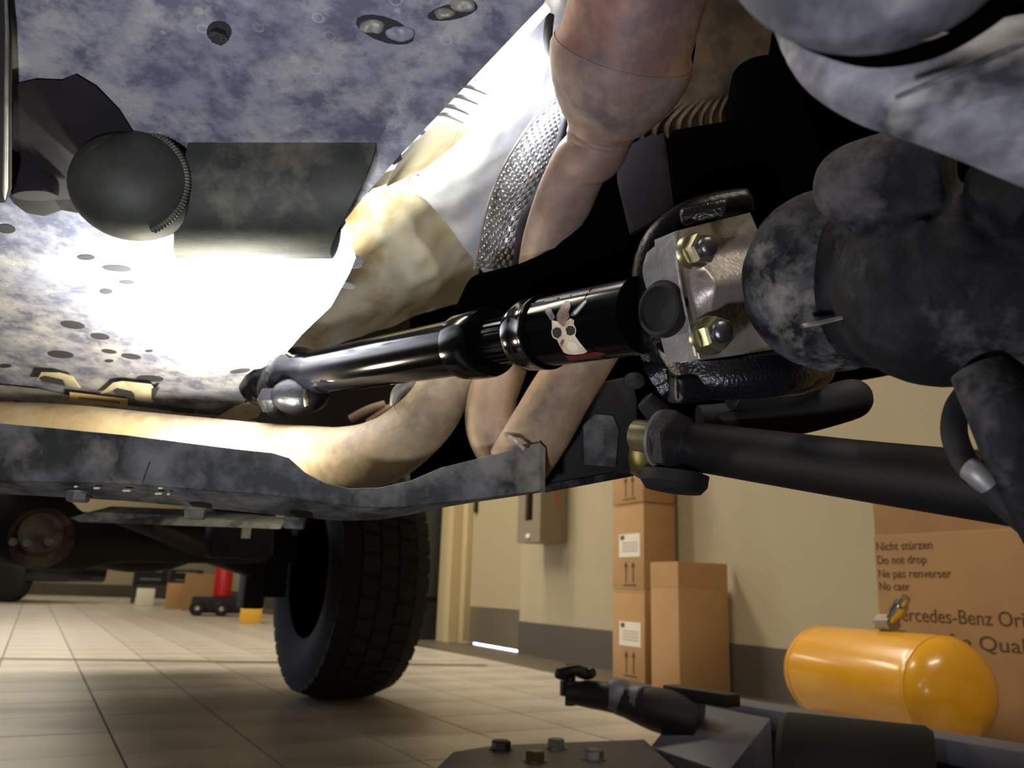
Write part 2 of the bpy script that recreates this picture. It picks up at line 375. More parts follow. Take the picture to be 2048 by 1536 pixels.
# pilaster beyond the door and other walls
mb = MB(); wallbox(mb, dr + .055, dr + .30, 0, wz, 0, .10); st(mb.build('trim_3', 'frame', smooth=0))
farp = V((-9.5, 17.5, 0))
mb = MB(); mb.obox(farp + Z * wz / 2, tn, th_, Z, 14, .1, wz / 2); st(mb.build('wall_back', 'wall', smooth=0))
mb = MB(); mb.obox(farp - th_ * .11 + Z * .12, tn, th_, Z, 14, .01, .12); st(mb.build('baseboard_back', 'base', smooth=0))
mb = MB(); mb.obox(V((-9, 1, wz / 2)), th_, tn, Z, 18, .1, wz / 2); st(mb.build('wall_left', 'wall', smooth=0))
mb = MB(); mb.obox(V((0, -4.5, wz / 2)), tn, th_, Z, 14, .1, wz / 2); st(mb.build('wall_front', 'wall', smooth=0))
mb = MB(); mb.obox(V((-4, 8, wz + .05)), th_, tn, Z, 16, 14, .05); st(mb.build('ceiling', 'wall', smooth=0))
# ------------------------------------------------------------------ BACKGROUND THINGS
def wall_pt(x, y, off=0.0): return PL(x, y, W0 + wn * off, wn)
# dark cabinet behind the tyre
c0 = W0 + wh * (dr + .30); n0 = .02
k = empty('storage_cabinet', c0 + wh * .55 + wn * .3, 'tall dark grey steel cabinet against the wall, mostly behind the big tyre', 'cabinet')
mb = MB(); mb.obox(c0 + wh * .57 + wn * .27 + Z * 1.09, wh, wn, Z, .52, .25, .77); mb.build('body', 'darkwall', k, bevel=.01)
mb = MB(); mb.obox(c0 + wh * .57 + wn * .27 + Z * .16, wh, wn, Z, .50, .23, .16); mb.build('plinth', 'black', k)
for q in (-.26, .26):
    mb = MB(); mb.obox(c0 + wh * (.57 + q) + wn * .528 + Z * 1.09, wh, wn, Z, .25, .007, .75); mb.build('door', 'darkwall', k, bevel=.004)
# fire extinguisher cabinet
q0 = wall_pt(1134, 1088); zt = wall_pt(1134, 1086, 0).z; s1 = (q0 - W0).dot(wh)
ec = empty('extinguisher_cabinet', V((q0.x, q0.y, zt)), 'beige-grey steel wall cabinet with a glass window and red FIRE EXTINGUISHER lettering', 'cabinet')
CW = .30; CHh = .62; CD = .17
def cb(n, mtl, s0, s1_, z0, z1, a, b, bev=0):
    m_ = MB(); wallbox(m_, s1 + s0, s1 + s1_, zt + z0, zt + z1, a, b); return m_.build(n, mtl, ec, bevel=bev)
cb('back_panel', 'cabgrey', 0, CW, 0, CHh, 0, .01)
cb('side_panel', 'cabgrey', 0, .012, 0, CHh, .01, CD); cb('side_panel', 'cabgrey', CW - .012, CW, 0, CHh, .01, CD)
cb('bottom_panel', 'cabgrey', .012, CW - .012, 0, .012, .01, CD); cb('top_panel', 'cabgrey', .012, CW - .012, CHh - .012, CHh, .01, CD)
fd = MB()
for a in ((0, .10, 0, CHh), (.20, CW, 0, CHh), (.10, .20, 0, .13), (.10, .20, CHh - .1, CHh)): wallbox(fd, s1 + a[0], s1 + a[1], zt + a[2], zt + a[3], CD, CD + .015)
fd.build('door', 'cabgrey', ec)
cb('handle', 'paper', .12, .17, .025, .05, CD + .015, CD + .022)
ex = W0 + wh * (s1 + .15) + wn * .09
ext = MB(); ext.lathe(V((ex.x, ex.y, zt + .014)), Z, [(0, .055), (.01, .062), (.36, .062), (.42, .035), (.45, .018), (.47, .018)], 24)
exo = ext.build('fire_extinguisher', 'chrome'); tag(exo, 'silver fire extinguisher inside the wall cabinet window', 'extinguisher')
ext = MB(); ext.lathe(V((ex.x, ex.y, zt + .02)), Z, [(0, .063), (.08, .0635)], 24, cap=False); ext.build('base_band', 'rubber', exo)
ext = MB(); ext.obox(V((ex.x, ex.y, zt + .50)), wh, wn, Z, .03, .012, .012); ext.build('valve_handle', 'rubber', exo)
t_ = W0 + wh * (s1 - .0008) + wn * (CD * .62)
text('FIRE', V((t_.x, t_.y, zt + .50)), -Z, wn, .055, 'redl', ec, width=.10); text('EXTINGUISHER', V((t_.x, t_.y, zt + .50)) - wn * .05, -Z, wn, .045, 'redl', ec, width=.30)
# cartons along the wall
def carton(name, pn, sw, dw, h, label, group=None, z0=0, m='card', lab=False, flap=True):
    # pn near corner on floor; sw size along wall (away), dw size towards the wall
    pn = V((pn.x, pn.y, z0)); e = empty(name, pn + wh * sw / 2 - wn * dw / 2, label, 'box', group)
    c = pn + wh * sw / 2 - wn * dw / 2
    mb = MB(); mb.obox(c + Z * h / 2, wh, wn, Z, sw / 2, dw / 2, h / 2 - .001); mb.build('body', m, e, bevel=.004)
    mb = MB(); mb.obox(c + Z * (h - .0005), wh, wn, Z, sw / 2 + .001, dw / 2 + .001, .004); mb.build('lid_flaps', m, e, bevel=.002)
    mb = MB(); mb.obox(c + Z * (h + .0036), wh, wn, Z, sw / 2, .025, .0006); mb.build('tape', 'cardtape', e, smooth=0)
    if lab:
        mb = MB(); mb.obox(pn + wh * (sw * .44) + wn * .001 + Z * (h * .52), wh, wn, Z, sw * .33, .0008, .055); mb.build('paper_label', 'paper', e, smooth=0)
        mb = MB(); mb.obox(pn + wh * (sw * .66) + wn * .0022 + Z * (h * .52 + .038), wh, wn, Z, .016, .0004, .01); mb.build('label_mark', 'cinkt', e, smooth=0)
        mb = MB()
        for r in range(4): mb.obox(pn + wh * (sw * .42) + wn * .0022 + Z * (h * .52 + .012 - r * .013), wh, wn, Z, sw * .24, .0004, .0012)
        mb.build('label_print', 'ink', e, smooth=0)
        ar = MB()
        for q in (-.03, .03):
            cc = pn + wh * (sw * .44 + q) + wn * .001
            ar.obox(cc + Z * (h * .18), wh, wn, Z, .004, .0005, .038)
            ar.prism([cc + wh * .016 + Z * (h * .18 + .034), cc - wh * .016 + Z * (h * .18 + .034), cc + Z * (h * .18 + .06)], wn * .001)
        cc = pn + wh * (sw * .44) + wn * .001; ar.obox(cc + Z * (h * .18 - .05), wh, wn, Z, .055, .0005, .003)
        ar.build('arrow_print', 'cinkt', e, smooth=0)
    return e
s = FL(1290, 1368); dws = (s - W0).dot(wn) - .02
labs = ['brown carton at the bottom of the stack against the wall, partly behind the plain box', 'middle brown carton of the wall stack, white label and two up arrows', 'topmost brown carton of the wall stack, cut off by the black axle bushing']
for i in range(3): carton('cardboard_box', s + wh * (.002 * i), .27, min(dws, .27), .403, labs[i], None, i * .4105, lab=True)
s = FL(1360, 1389); dwo = min(.32, (s - W0).dot(wn) - .02)
ob = carton('cardboard_box', s, .20, dwo, .43, 'plain tall brown carton on the floor in front of the stacked cartons', None, 0)
mb = MB(); c = s + wh * .1175 - wn * .145 + Z * .56
for sg in (1,):
    mb.obox(s + wh * .10 + Z * .483 - wn * .003, wh, wn, Z, .10, .002, .05)
    mb.obox(s - wn * dwo / 2 + Z * .483 + wh * .003, wn, wh, Z, dwo / 2, .002, .05)
mb.build('raised_flap', 'card', ob, smooth=0)
# big printed carton
bn = V(wn); bp = W0 + wn * .42
cl = PL(1762, 1300, bp, bn); rlen = 2.0; cl = V((cl.x, cl.y, 0))
ztop = PL(1840, 1066, bp, bn).z
bc = empty('shipping_carton', cl - wh * .5 - wn * .2, 'large reddish brown shipping carton with printed warnings behind the yellow tank', 'box')
mb = MB(); mb.obox(cl - wh * .62 - wn * .2 + Z * ztop / 2, wh, wn, Z, .62, .2, ztop / 2); mb.build('body', 'card2', bc, bevel=.006)
mb = MB(); mb.obox(cl - wh * .61 + wn * .004 - wn * .03 + Z * (ztop + .11), wh, wn, Z, .62, .004, .11); mb.build('raised_flap', 'card2', bc, smooth=0)
mb = MB(); mb.obox(cl - wh * .60 - wn * .40 + Z * (ztop + .10), wh, wn, Z, .62, .004, .10); mb.build('raised_flap', 'card2', bc, smooth=0)
for body, x0, x1, y, hpx in (('Nicht st\u00fcrzen', 1752, 1865, 1101, 19), ('Do not drop', 1754, 1853, 1128, 19), ('Ne pas renverser', 1756, 1903, 1155, 19), ('No caer', 1758, 1820, 1180, 19), ('Mercedes-Benz Original', 1780, 2122, 1240, 30), ('Gepr\u00fcfte Qualit\u00e4t', 1790, 2122, 1286, 30)):
    a = PL(x0, y, bp + bn * .0005, bn); b = PL(x1, y, bp + bn * .0005, bn); hh = (a - PL(x0, y - hpx, bp, bn)).length
    text(body, a, -wh, Z, hh * 1.25, 'cinkt', bc, width=(b - a).length)
# yellow air tank
ta = D(1650, 1337, 2.3); tb = D(1893, 1371, 1.88); tr = .122; tz = .2
dirt = (tb - ta); dirt.z = 0; tl = dirt.length; dirt.normalize()
ta = V((ta.x, ta.y, tz)); yt = empty('air_tank', V((ta.x, ta.y, 0)) + dirt * tl / 2, 'glossy yellow cylindrical air tank with a brass valve lying on the floor', 'tank')
mb = MB(); pr = [(-.075, .0), (-.073, tr * .3), (-.062, tr * .62), (-.038, tr * .87), (-.01, tr * .98), (.02, tr), (tl - .02, tr), (tl + .01, tr * .98), (tl + .038, tr * .87), (tl + .062, tr * .62), (tl + .073, tr * .3), (tl + .075, 0)]
mb.lathe(ta, dirt, pr, 48); mb.build('shell', 'yellow', yt)
mb = MB(); mb.lathe(ta + dirt * (tl + .0), dirt, [(-.004, tr * .99), (-.002, tr * 1.008), (.004, tr * 1.006), (.006, tr * .98)], 48, cap=False); mb.build('weld_seam', 'yellow', yt); mb = MB(); mb.lathe(ta, dirt, [(-.004, tr * .99), (-.002, tr * 1.008), (.004, tr * 1.006), (.006, tr * .98)], 48, cap=False); mb.build('weld_seam', 'yellow', yt)
side = dirt.cross(Z).normalized()
for u in (.06, tl - .06):
    for sg in (-1, 1):
        mb = MB(); c = ta + dirt * u + side * sg * .075; mb.obox(V((c.x, c.y, .0585)), dirt, side, Z, .03, .008, .0575); mb.build('foot', 'yellow', yt, bevel=.004)
vb = D(1790, 1282, (ta + dirt * tl * .62 - C0).dot(FW)); vd = vb - Z * 0
vp = ta + dirt * tl * .60 + Z * (tr - .016)
mb = MB(); mb.lathe(vp, Z, [(0, .02), (.02, .02), (.022, .014), (.05, .014)], 16); mb.build('valve_boss', 'brass', yt)
mb = MB(); hexnut(mb, vp + Z * .035 - dirt * .028, dirt, .022, .05); mb.build('valve_body', 'chrome', yt, smooth=0)
mb = MB(); vdir = (dirt * .8 + Z * .75).normalized(); mb.lathe(vp + Z * .04 + dirt * .01, vdir, [(0, .014), (.03, .014), (.032, .019), (.06, .019), (.062, .012), (.085, .012), (.086, 0)], 16); mb.build('hose_coupler', 'chrome', yt)
# ------------------------------------------------------------------ JACK (foreground on the floor, right)
jk = empty('floor_jack', FL(1600, 1500) * 1, 'low black and blue-grey steel floor jack lying in front of the cartons', 'jack')
jk.location = V((.45, 1.75, 0))
def poly_z(pts, z1, z0):    # pixel outline at height z1, extruded down to z0
    P = [FL(x, y, z1) for x, y in pts]; return P, V((0, 0, z0 - z1))
mb = MB(); P, o_ = poly_z([(870, 1536), (905, 1503), (985, 1490), (1290, 1478), (1420, 1600), (1420, 1700), (820, 1700)], .12, .09); mb.prism(P, o_); mb.build('mounting_plate', 'jackgrey', jk, bevel=.004)
mb = MB(); a = FL(1000, 1640, .09); mb.obox(V((a.x, a.y, .045)), tn, th_, Z, .10, .08, .045); mb.build('plate_foot', 'jackblack', jk, bevel=.006)
for x, y, m in ((1002, 1499, 'jackblack'), (1112, 1496, 'greysteel'), (1070, 1521, 'brass'), (1188, 1518, 'greysteel')):
    mb = MB(); c = FL(x, y, .12); c.z = .1185
    mb.lathe(c, Z, [(0, .021), (.003, .021)], 20); hexnut(mb, c + Z * .003, Z, .017, .014, random.random(), ((0, 1), (.011, 1), (.014, .85)))
    mb.build('bolt', m, jk, smooth=30)
# bevelled block
A, B, Cc, Dd = FL(1372, 1402, .17), FL(1542, 1436, .17), FL(1455, 1545, .11), FL(1300, 1494, .11)
mb = MB(); mb.box8([V((p.x, p.y, 0)) for p in (Dd, Cc, B, A)] + [Dd, Cc, B, A]); mb.build('bevelled_block', 'jackgrey', jk, bevel=.003)
E0, E1 = FL(1352, 1386, .175), FL(2200, 1528, .175); ex_ = (E1 - E0).normalized(); ey_ = Z.cross(ex_)
mb = MB(); mb.obox((E0 + E1) / 2 - Z * .02 + ey_ * .035, ex_, ey_, Z, (E1 - E0).length / 2, .045, .02); mb.build('top_rail', 'jackgrey', jk, bevel=.003)
mb = MB(); mb.obox((E0 + E1) / 2 - Z * .10 + ey_ * .035, ex_, ey_, Z, (E1 - E0).length / 2 - .01, .04, .062); mb.build('side_rail', 'jackblack', jk, bevel=.003)
mb = MB(); mb.lathe(D(1565, 1545, 1.38), D(1872, 1585, 1.28) - D(1565, 1545, 1.38), [(0, .0), (.001, .088), (.012, .096), (.22, .096), (.232, .088), (.233, 0)], 36); mb.build('ram_cylinder', 'black', jk)
# arm with tee handle
mb = MB(); tubepx(mb, [(1135, 1386, 1.75, 20), (1175, 1388, 1.74, 26), (1240, 1398, 1.70, 30), (1310, 1418, 1.66, 42), (1400, 1440, 1.62, 50)], 16, 4); mb.build('release_arm', 'jackblack', jk)
mb = MB(); mb.lathe(D(1140, 1412, 1.75), Z, [(0, .0), (.001, .011), (.02, .011), (.021, .022), (.05, .022), (.052, .011), (.085, .010), (.086, 0)], 16); mb.build('release_spindle', 'jackblack', jk)
mb = MB(); tubepx(mb, [(1112, 1345, 1.76, 9), (1125, 1347, 1.76, 13), (1150, 1340, 1.75, 11), (1172, 1347, 1.75, 13), (1187, 1345, 1.74, 9)], 14, 4); mb.build('tee_knob', 'jackblack', jk)
mb = MB(); tubepx(mb, [(1215, 1390, 1.70, 26), (1235, 1392, 1.70, 34), (1255, 1400, 1.70, 34), (1290, 1404, 1.66, 30)], 14, 3); mb.build('collar', 'jackgrey', jk)
mb = MB(); c = D(1400, 1378, 1.62); mb.obox(c - Z * .012, ex_, ey_, Z, .085, .02, .012); mb.build('cover_strap', 'jackblack', jk, bevel=.003)
# ------------------------------------------------------------------ REAR WHEEL AND AXLE
hN = V((math.cos(R_(30)), math.sin(R_(30)), 0)); hF = V((-math.sin(R_(30)), math.cos(R_(30)), 0))   # axle dir (outwards right), travel dir
def wheel(center, ax, r, wd, label, rim_r=.215, name='wheel'):
    root = empty(name, V((center.x, center.y, 0)), label, 'wheel')
    mb = MB(); h = wd / 2
    prof = [(-h * .80, rim_r), (-h * .86, rim_r + .02), (-h, r * .70), (-h * 1.0, r * .82), (-h * .90, r * .93), (-h * .72, r * .972), (0, r * .985), (h * .72, r * .972), (h * .90, r * .93), (h, r * .82), (h, r * .70), (h * .86, rim_r + .02), (h * .80, rim_r)]
    mb.lathe(center, ax, prof, 72, cap=False)
    a = ax.orthogonal().normalized(); b = ax.cross(a)
    mb.build('tyre', 'tyre', root)
    tr_ = MB()
    nb = 40
    for k in range(nb):
        for rw, (u0, u1) in enumerate(((-.92, -.60), (-.55, -.22), (-.17, .17), (.22, .55), (.60, .92))):
            t0 = 2 * math.pi * (k + .5 * (rw % 2) + .12 * rw) / nb; t1 = t0 + 2 * math.pi / nb * .74
            rt = r * (1.0 if abs(u0 + u1) < 1.3 else .985); rb = r * .955
            if abs(u0 + u1) > 1.3: rb = r * .90
            pts = []
            for rr_ in (rb, rt):
                for (u, t, lean) in ((u0, t0, -1), (u1, t0 + .02, 1), (u1, t1 + .02, 1), (u0, t1, -1)):
                    q = rr_
                    if rr_ == rt and abs(u) > .85: q = r * .945
                    pts.append(center + ax * (u * h) + (a * math.cos(t) + b * math.sin(t)) * q)
            tr_.box8(pts)
    tr_.build('tread_blocks', 'tyre', root, smooth=0)['kind'] = 'stuff'
    for sg, nm in ((-1, 'rim'),):
        mb = MB(); mb.lathe(center, ax * 1, [(-h * .82, rim_r + .004), (-h * .86, rim_r + .012), (-h * .80, rim_r - .004), (-h * .4, rim_r - .02), (h * .3, rim_r - .03), (h * .4, .08), (h * .35, .0)], 48, cap=False); mb.build('rim', 'void', root)
    mb = MB(); mb.lathe(center, ax, [(-h * .55, 0), (-h * .54, .14), (-h * .35, .15), (-h * .34, .06), (h * .4, .06)], 40, cap=False); mb.build('brake_disc', 'void', root)
    return root
wc = FL(672, 1394); wc = V((wc.x, wc.y, 0)) + hF * .0
TR = .43
wheel(V((wc.x, wc.y, TR)), hN, TR, .335, 'big black off-road tyre standing on the tiles left of the beige door')
# smaller far items ------------------------------------------------------
axz = .50
ra = empty('rear_axle', V((wc.x, wc.y, 0)) - hN * .9 + Z * 0, 'dark dirty rear axle and differential in the distance under the crossmember', 'axle')
ac = V((wc.x, wc.y, axz + .01))
mb = MB(); mb.tube([ac - hN * .20, ac - hN * .45, ac - hN * .9, ac - hN * 1.8], [.05, .055, .06, .06], 20, None, 4); mb.build('axle_tube', 'black', ra)
mb = MB(); dc = D(275, 1085, 2.5); mb.ball(dc, hN * .20, hF * .16, Z * .09); mb.ball(dc - hN * .25, hN * .22, hF * .12, Z * .09); mb.build('differential', 'black', ra, vox=.02)
mb = MB(); mb.obox(ac - hN * .27 - Z * .05, hN, hF, Z, .04, .06, .12); mb.build('spring_perch', 'black', ra, bevel=.01)
mb = MB(); mb.obox(D(505, 1165, 2.8), hN, hF, Z, .035, .05, .085); mb.build('shock_mount', 'black', ra, bevel=.01)
mb = MB(); tubepx(mb, [(235, 1035, 1.6, 12), (330, 1068, 1.9, 17), (430, 1112, 2.3, 20), (500, 1135, 2.6, 18)], 14, 4); o = mb.build('lower_link', 'arm'); tag(o, 'dark trailing link sloping down towards the rear axle, left of the big tyre', 'suspension arm')
mb = MB(); mb.lathe(D(86, 1095, 1.56), D(78, 1040, 1.3) - D(86, 1095, 1.56), [(0, .02), (.02, .036), (.10, .040), (.11, .052), (.125, .052), (.13, .034), (.18, .034)], 32); o = mb.build('exhaust_flange', 'mudrust')
for q in (-.03, .0, .03):
    mb = MB(); hexnut(mb, D(80, 1078, 1.42) + CR * q - FW * (.035 - abs(q) * .4), -FW, .007, .006); mb.build('bolt', 'greysteel', o, smooth=0); tag(o, 'rusty mud-caked round fitting under the left of the crossmember', 'exhaust')
mb = MB(); tubepx(mb, [(-60, 1020, 1.7, 40), (60, 1050, 1.7, 84), (140, 1080, 1.75, 60), (250, 1078, 1.9, 46), (400, 1092, 2.2, 34), (520, 1096, 2.5, 30)], 20, 5); o = mb.build('driveshaft_tunnel', 'black'); tag(o, 'black dirty rear underbody mass behind the rusty fitting', 'underbody')
mb = MB(); mb.prism(T((138, 1036, 1.25), (185, 1024, 1.25), (330, 1030, 1.25), (565, 1049, 1.2), (560, 1058, 1.2), (330, 1046, 1.25), (160, 1044, 1.25)), FW * .06); o = mb.build('skid_lip', 'cross', smooth=0); tag(o, 'thin dusty metal lip hanging just below the crossmember', 'bracket')
for i, (x, y, d, wx, hz, m) in enumerate(((480, 1065, 1.9, .07, .06, 'black'), (410, 1085, 2.3, .10, .05, 'black'))):
    mb = MB(); mb.obox(D(x, y, d), hN, hF, Z, wx, .04, hz); o = mb.build('bracket', m, bevel=.01); tag(o, ['black bracket box beside the inner side of the big tyre', 'black bracket above the far shelf, under the crossmember'][i], 'bracket')
mb = MB(); mb.obox(D(492, 1066, 1.82), hN, hF, Z, .010, .004, .012); o = mb.build('connector', 'cream', bevel=.002); tag(o, 'small cream connector clipped to the black bracket near the big tyre', 'connector')
# parked car far left
cp = V((-6.9, 12.0, 0)); cdir = V((-.98, .2, 0)); cn = V((-.2, -.98, 0))
pc = empty('parked_car', cp + cdir * 1.0, 'dark blue parked car far back at the left, only its lower end seen', 'car')
mb = MB()
P = [(0.35, .35), (.30, .62), (.15, .78), (-.3, .95), (-.4, 1.5), (3.6, 1.5), (3.6, .3), (.9, .3), (.85, .45), (.7, .58), (.5, .45), (.45, .3)]
mb.prism([cp + cdir * u + Z * z for u, z in [(-.25, .30), (-.28, .55), (-.1, .9), (.6, 1.0), (.9, 1.5), (4.2, 1.5), (4.3, .28), (.55, .28)]], -cn * 1.6); mb.build('body', 'carblue', pc, bevel=.05)
mb = MB(); mb.obox(cp + cdir * 2.2 + Z * .22 + cn * .0, cdir, cn, Z, 2.2, .03, .05); mb.build('sill', 'greysteel', pc, bevel=.01)
for u in (.15, 3.2):
    mb = MB(); mb.lathe(cp + cdir * u + cn * .05 + Z * .31, -cn, [(0, .0), (.001, .18), (.01, .27), (.04, .31), (.2, .31), (.22, .27)], 30); mb.build('wheel', 'tyre', pc)
mb = MB(); mb.obox(cp + cdir * .72 + cn * .02 + Z * .55, cdir, cn, Z, .12, .02, .05); mb.build('fog_lamp', 'greysteel', pc, bevel=.01)
# shelf, boxes, hand truck far centre-left
def small(name, x, ybot, wpx, hpx, m, label, cat, dep=.3, sub=None):
    c = FL(x, ybot); d = (c - C0).dot(FW); hw = wpx * d / F / 2; hh = hpx * d / F
    vd = V((c.x, c.y, 0)).normalized(); rt = vd.cross(Z)
    e = empty(name, c, label, cat); b_ = MB(); b_.obox(c + vd * dep / 2 + Z * (hh / 2), rt, vd, Z, hw, dep / 2, hh / 2); b_.build('body', m, e, bevel=.008)
    return e, c, d, rt, vd, hw, hh
wb, c, d, rt, vd, hw, hh = small('tool_trolley', 330, 1208, 130, 34, 'darkwall', 'dark steel tool trolley with drawers far back, left of the big tyre', 'trolley', .5)
for ch in kids(wb): ch.data.transform(Matrix.Translation((0, 0, .28)))
base = c
for sg in (-1, 1):
    for q in (.05, .45):
        b_ = MB(); b_.obox(c + rt * sg * (hw - .03) + vd * q + Z * .14, rt, vd, Z, .025, .025, .14); b_.build('leg', 'darkwall', wb)
for r in range(2):
    for sg in (-1, 1):
        b_ = MB(); b_.obox(c + rt * sg * hw * .5 - vd * .006 + Z * (.28 + hh * (.27 + r * .46)), rt, vd, Z, hw * .46, .006, hh * .2); dr_ = b_.build('drawer', 'black', wb, bevel=.003)
        b_ = MB(); b_.obox(c + rt * sg * hw * .5 - vd * .018 + Z * (.28 + hh * (.36 + r * .46)), rt, vd, Z, hw * .3, .006, .008); b_.build('handle', 'greysteel', dr_)
for i, (x, yb, wp, hp, m, lb) in enumerate(((288, 1212, 34, 34, 'paper', 'pale parts box on the floor under the dark trolley'), (350, 1218, 40, 50, 'card', 'upright tan carton beside the red cylinder trolley'), (398, 1222, 66, 72, 'card2', 'larger brown carton behind the red cylinder far back'))):
    e, c, d, rt, vd, hw, hh = small('cardboard_box', x, yb, wp, hp, m, lb, 'box', .25)
    b_ = MB(); b_.obox(c + vd * .125 + Z * (hh + .001), rt, vd, Z, hw, .02, .001); b_.build('tape', 'cardtape', e)
e, c, d, rt, vd, hw, hh = small('yellow_bin', 500, 1247, 42, 34, 'yel2', 'low yellow plastic bin on the tiles at the left edge of the big tyre', 'bin', .3)
b_ = MB(); b_.obox(c + vd * .15 + Z * (hh + .006), rt, vd, Z, hw + .01, .16, .006); b_.build('rim', 'yel2', e, bevel=.003)
ht = FL(430, 1232); d = (ht - C0).dot(FW); vd = V((ht.x, ht.y, 0)).normalized(); rt = vd.cross(Z)
e = empty('welding_cart', ht, 'black cart with two small wheels carrying a red cylinder far back', 'cart')
b_ = MB(); b_.obox(ht + Z * .12 + vd * .15, rt, vd, Z, .27, .18, .09); b_.build('tray', 'black', e, bevel=.02)
for sg in (-.2, .06):
    b_ = MB(); b_.lathe(ht + rt * sg * 1.0 + Z * .085 - vd * .05, -vd, [(0, 0), (.001, .07), (.02, .085), (.05, .085), (.07, .07), (.071, 0)], 24); wh_ = b_.build('wheel', 'rubber', e)
    b_ = MB(); b_.lathe(ht + rt * sg + Z * .085 - vd * .121, -vd, [(0, .03), (.006, .026), (.007, 0)], 16); b_.build('hub_cap', 'chrome', wh_)
b_ = MB(); b_.tube([ht + rt * .24 + vd * .3 + Z * .2, ht + rt * .30 + vd * .3 + Z * .6], .012, 8); b_.build('handle_bar', 'greysteel', e)
b_ = MB(); b_.lathe(ht + rt * .05 + vd * .12 + Z * .212, Z, [(0, .09), (.01, .10), (.36, .10), (.43, .06), (.46, .03), (.5, .03), (.501, 0)], 24); o = b_.build('gas_cylinder', 'redp'); tag(o, 'red gas cylinder standing on the small black cart far back', 'cylinder')
# ------------------------------------------------------------------ VEHICLE UNDERSIDE: dark floor pan
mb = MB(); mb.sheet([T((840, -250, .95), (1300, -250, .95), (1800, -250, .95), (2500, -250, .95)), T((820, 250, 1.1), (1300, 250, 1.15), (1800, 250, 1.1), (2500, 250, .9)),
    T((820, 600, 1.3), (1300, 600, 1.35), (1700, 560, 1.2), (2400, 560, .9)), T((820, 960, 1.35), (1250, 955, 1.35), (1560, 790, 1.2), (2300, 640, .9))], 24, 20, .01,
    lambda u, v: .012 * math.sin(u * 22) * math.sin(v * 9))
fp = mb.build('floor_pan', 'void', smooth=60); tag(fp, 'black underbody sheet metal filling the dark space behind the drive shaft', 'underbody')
mb = MB(); a = V((0, 1.35, .92)); mb.obox(V((-.95, 2.5, .90)), hN, hF, Z, .66, 1.6, .03); fq = mb.build('underbody_panel', 'black', smooth=0); tag(fq, 'black vehicle floor panel overhead towards the rear wheel', 'underbody')
# ------------------------------------------------------------------ SKID PLATE
def sd(y, k=0.0): return 1 / (2.15 - 1.1 * y / 800) - k
skid = empty('skid_plate', D(300, 500, sd(500)), 'large mottled blue-grey metal skid plate with a welded dome at the upper left', 'skid plate')
out = [(-80, -80), (1140, -80), (1085, 10), (935, 168), (802, 308), (737, 383), (690, 440), (712, 515), (700, 545), (662, 613), (604, 668), (489, 803), (505, 838), (340, 822), (0, 782), (-80, 772)]
mb = MB(); mb.prism([D(x, y, sd(y)) for x, y in out], (D(300, 300, sd(300) + .004) - D(300, 300, sd(300)))); mb.build('plate', 'skid', skid, smooth=0)
# half round channel welded under the plate
pn_ = (D(400, 100, sd(100)) - D(300, 100, sd(100))).cross(D(300, 200, sd(200)) - D(300, 100, sd(100))).normalized()
if pn_.dot(C0 - D(300, 100, sd(100))) < 0: pn_ = -pn_
vv_ = (D(300, 400, sd(400)) - D(300, 300, sd(300))).normalized(); rc = .052
rows = []
for k in range(13):
    ph = math.pi * k / 12; base_ = rc * (1 - math.cos(ph)); hh_ = rc * math.sin(ph) * .95
    row = []
    for x in (376, 460, 580, None):
        if x is None: x = 752 - 40 * math.sin(ph) ** 2 - 12 * k / 12
        p = D(x, 285, sd(285)) + vv_ * base_ + pn_ * hh_; row.append(p)
    rows.append(row)
mb = MB(); mb.sheet(rows, 30, 36, .003); mb.build('half_round_channel', 'muffler', skid, smooth=60)
def sect(x, k, f=1.0):
    ph = math.pi * k / 12; c0_ = D(x, 285, sd(285)) + vv_ * rc
    return c0_ - vv_ * math.cos(ph) * rc * f + pn_ * math.sin(ph) * rc * .95 * f
dc_ = D(330, 285, sd(285)) + vv_ * rc
bc_ = D(272, 373, .575); rb_ = .575 / F
mb = MB(); mb.ball(bc_, CR * 125 * rb_, CU * 108 * rb_, FW * 112 * rb_, 48, 28); mb.build('welded_dome', 'muffler', skid, smooth=180)
def rim_(t, g): return bc_ + (CR * 114 * rb_ * math.cos(t) + CU * 103 * rb_ * math.sin(t)) * g - FW * (36 * rb_)
wb2 = MB(); mb = MB(); mb.tube([rim_(-1.15 + 2.9 * k / 20, .99) for k in range(21)], .0022, 10, None, 2); mb.build('weld_bead', 'muffler', skid)
for k in range(46):
    t = -1.1 + 2.6 * k / 45; wb2.ball(rim_(t, .985), (CR * math.cos(t) + CU * math.sin(t)) * .0042, (CU * math.cos(t) - CR * math.sin(t)) * .0015, FW * .0026, 8, 6)
tag(wb2.build('weld_ripples', 'muffler2', skid, smooth=180), kind='stuff')
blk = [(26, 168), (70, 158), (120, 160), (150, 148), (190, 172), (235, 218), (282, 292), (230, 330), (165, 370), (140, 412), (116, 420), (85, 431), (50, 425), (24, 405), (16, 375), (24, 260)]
mb = MB(); mb.prism([D(x, y, sd(y) - .004) for x, y in blk], FW * .004); mb.build('dark_boss', 'boss', skid, bevel=.001)  # thin dark patch painting the shadow that the dome casts on the plate
mb = MB(); tubepx(mb, [(68, 330, .60, 46), (70, 372, .60, 46), (72, 392, .60, 40)], 24, 4); mb.build('round_spigot', 'boss', skid)
mb = MB(); mb.prism(T((110, 400, .6), (150, 398, .6), (156, 426, .6), (122, 420, .6)), FW * .01); mb.build('small_tab', 'skid2', skid)
mb = MB(); mb.prism(T((-60, -60, .44), (12, -60, .44), (20, 60, .47), (20, 375, .57), (8, 405, .58), (-60, 400, .58)), FW * .003); mb.build('edge_rail', 'black', skid, bevel=.002)
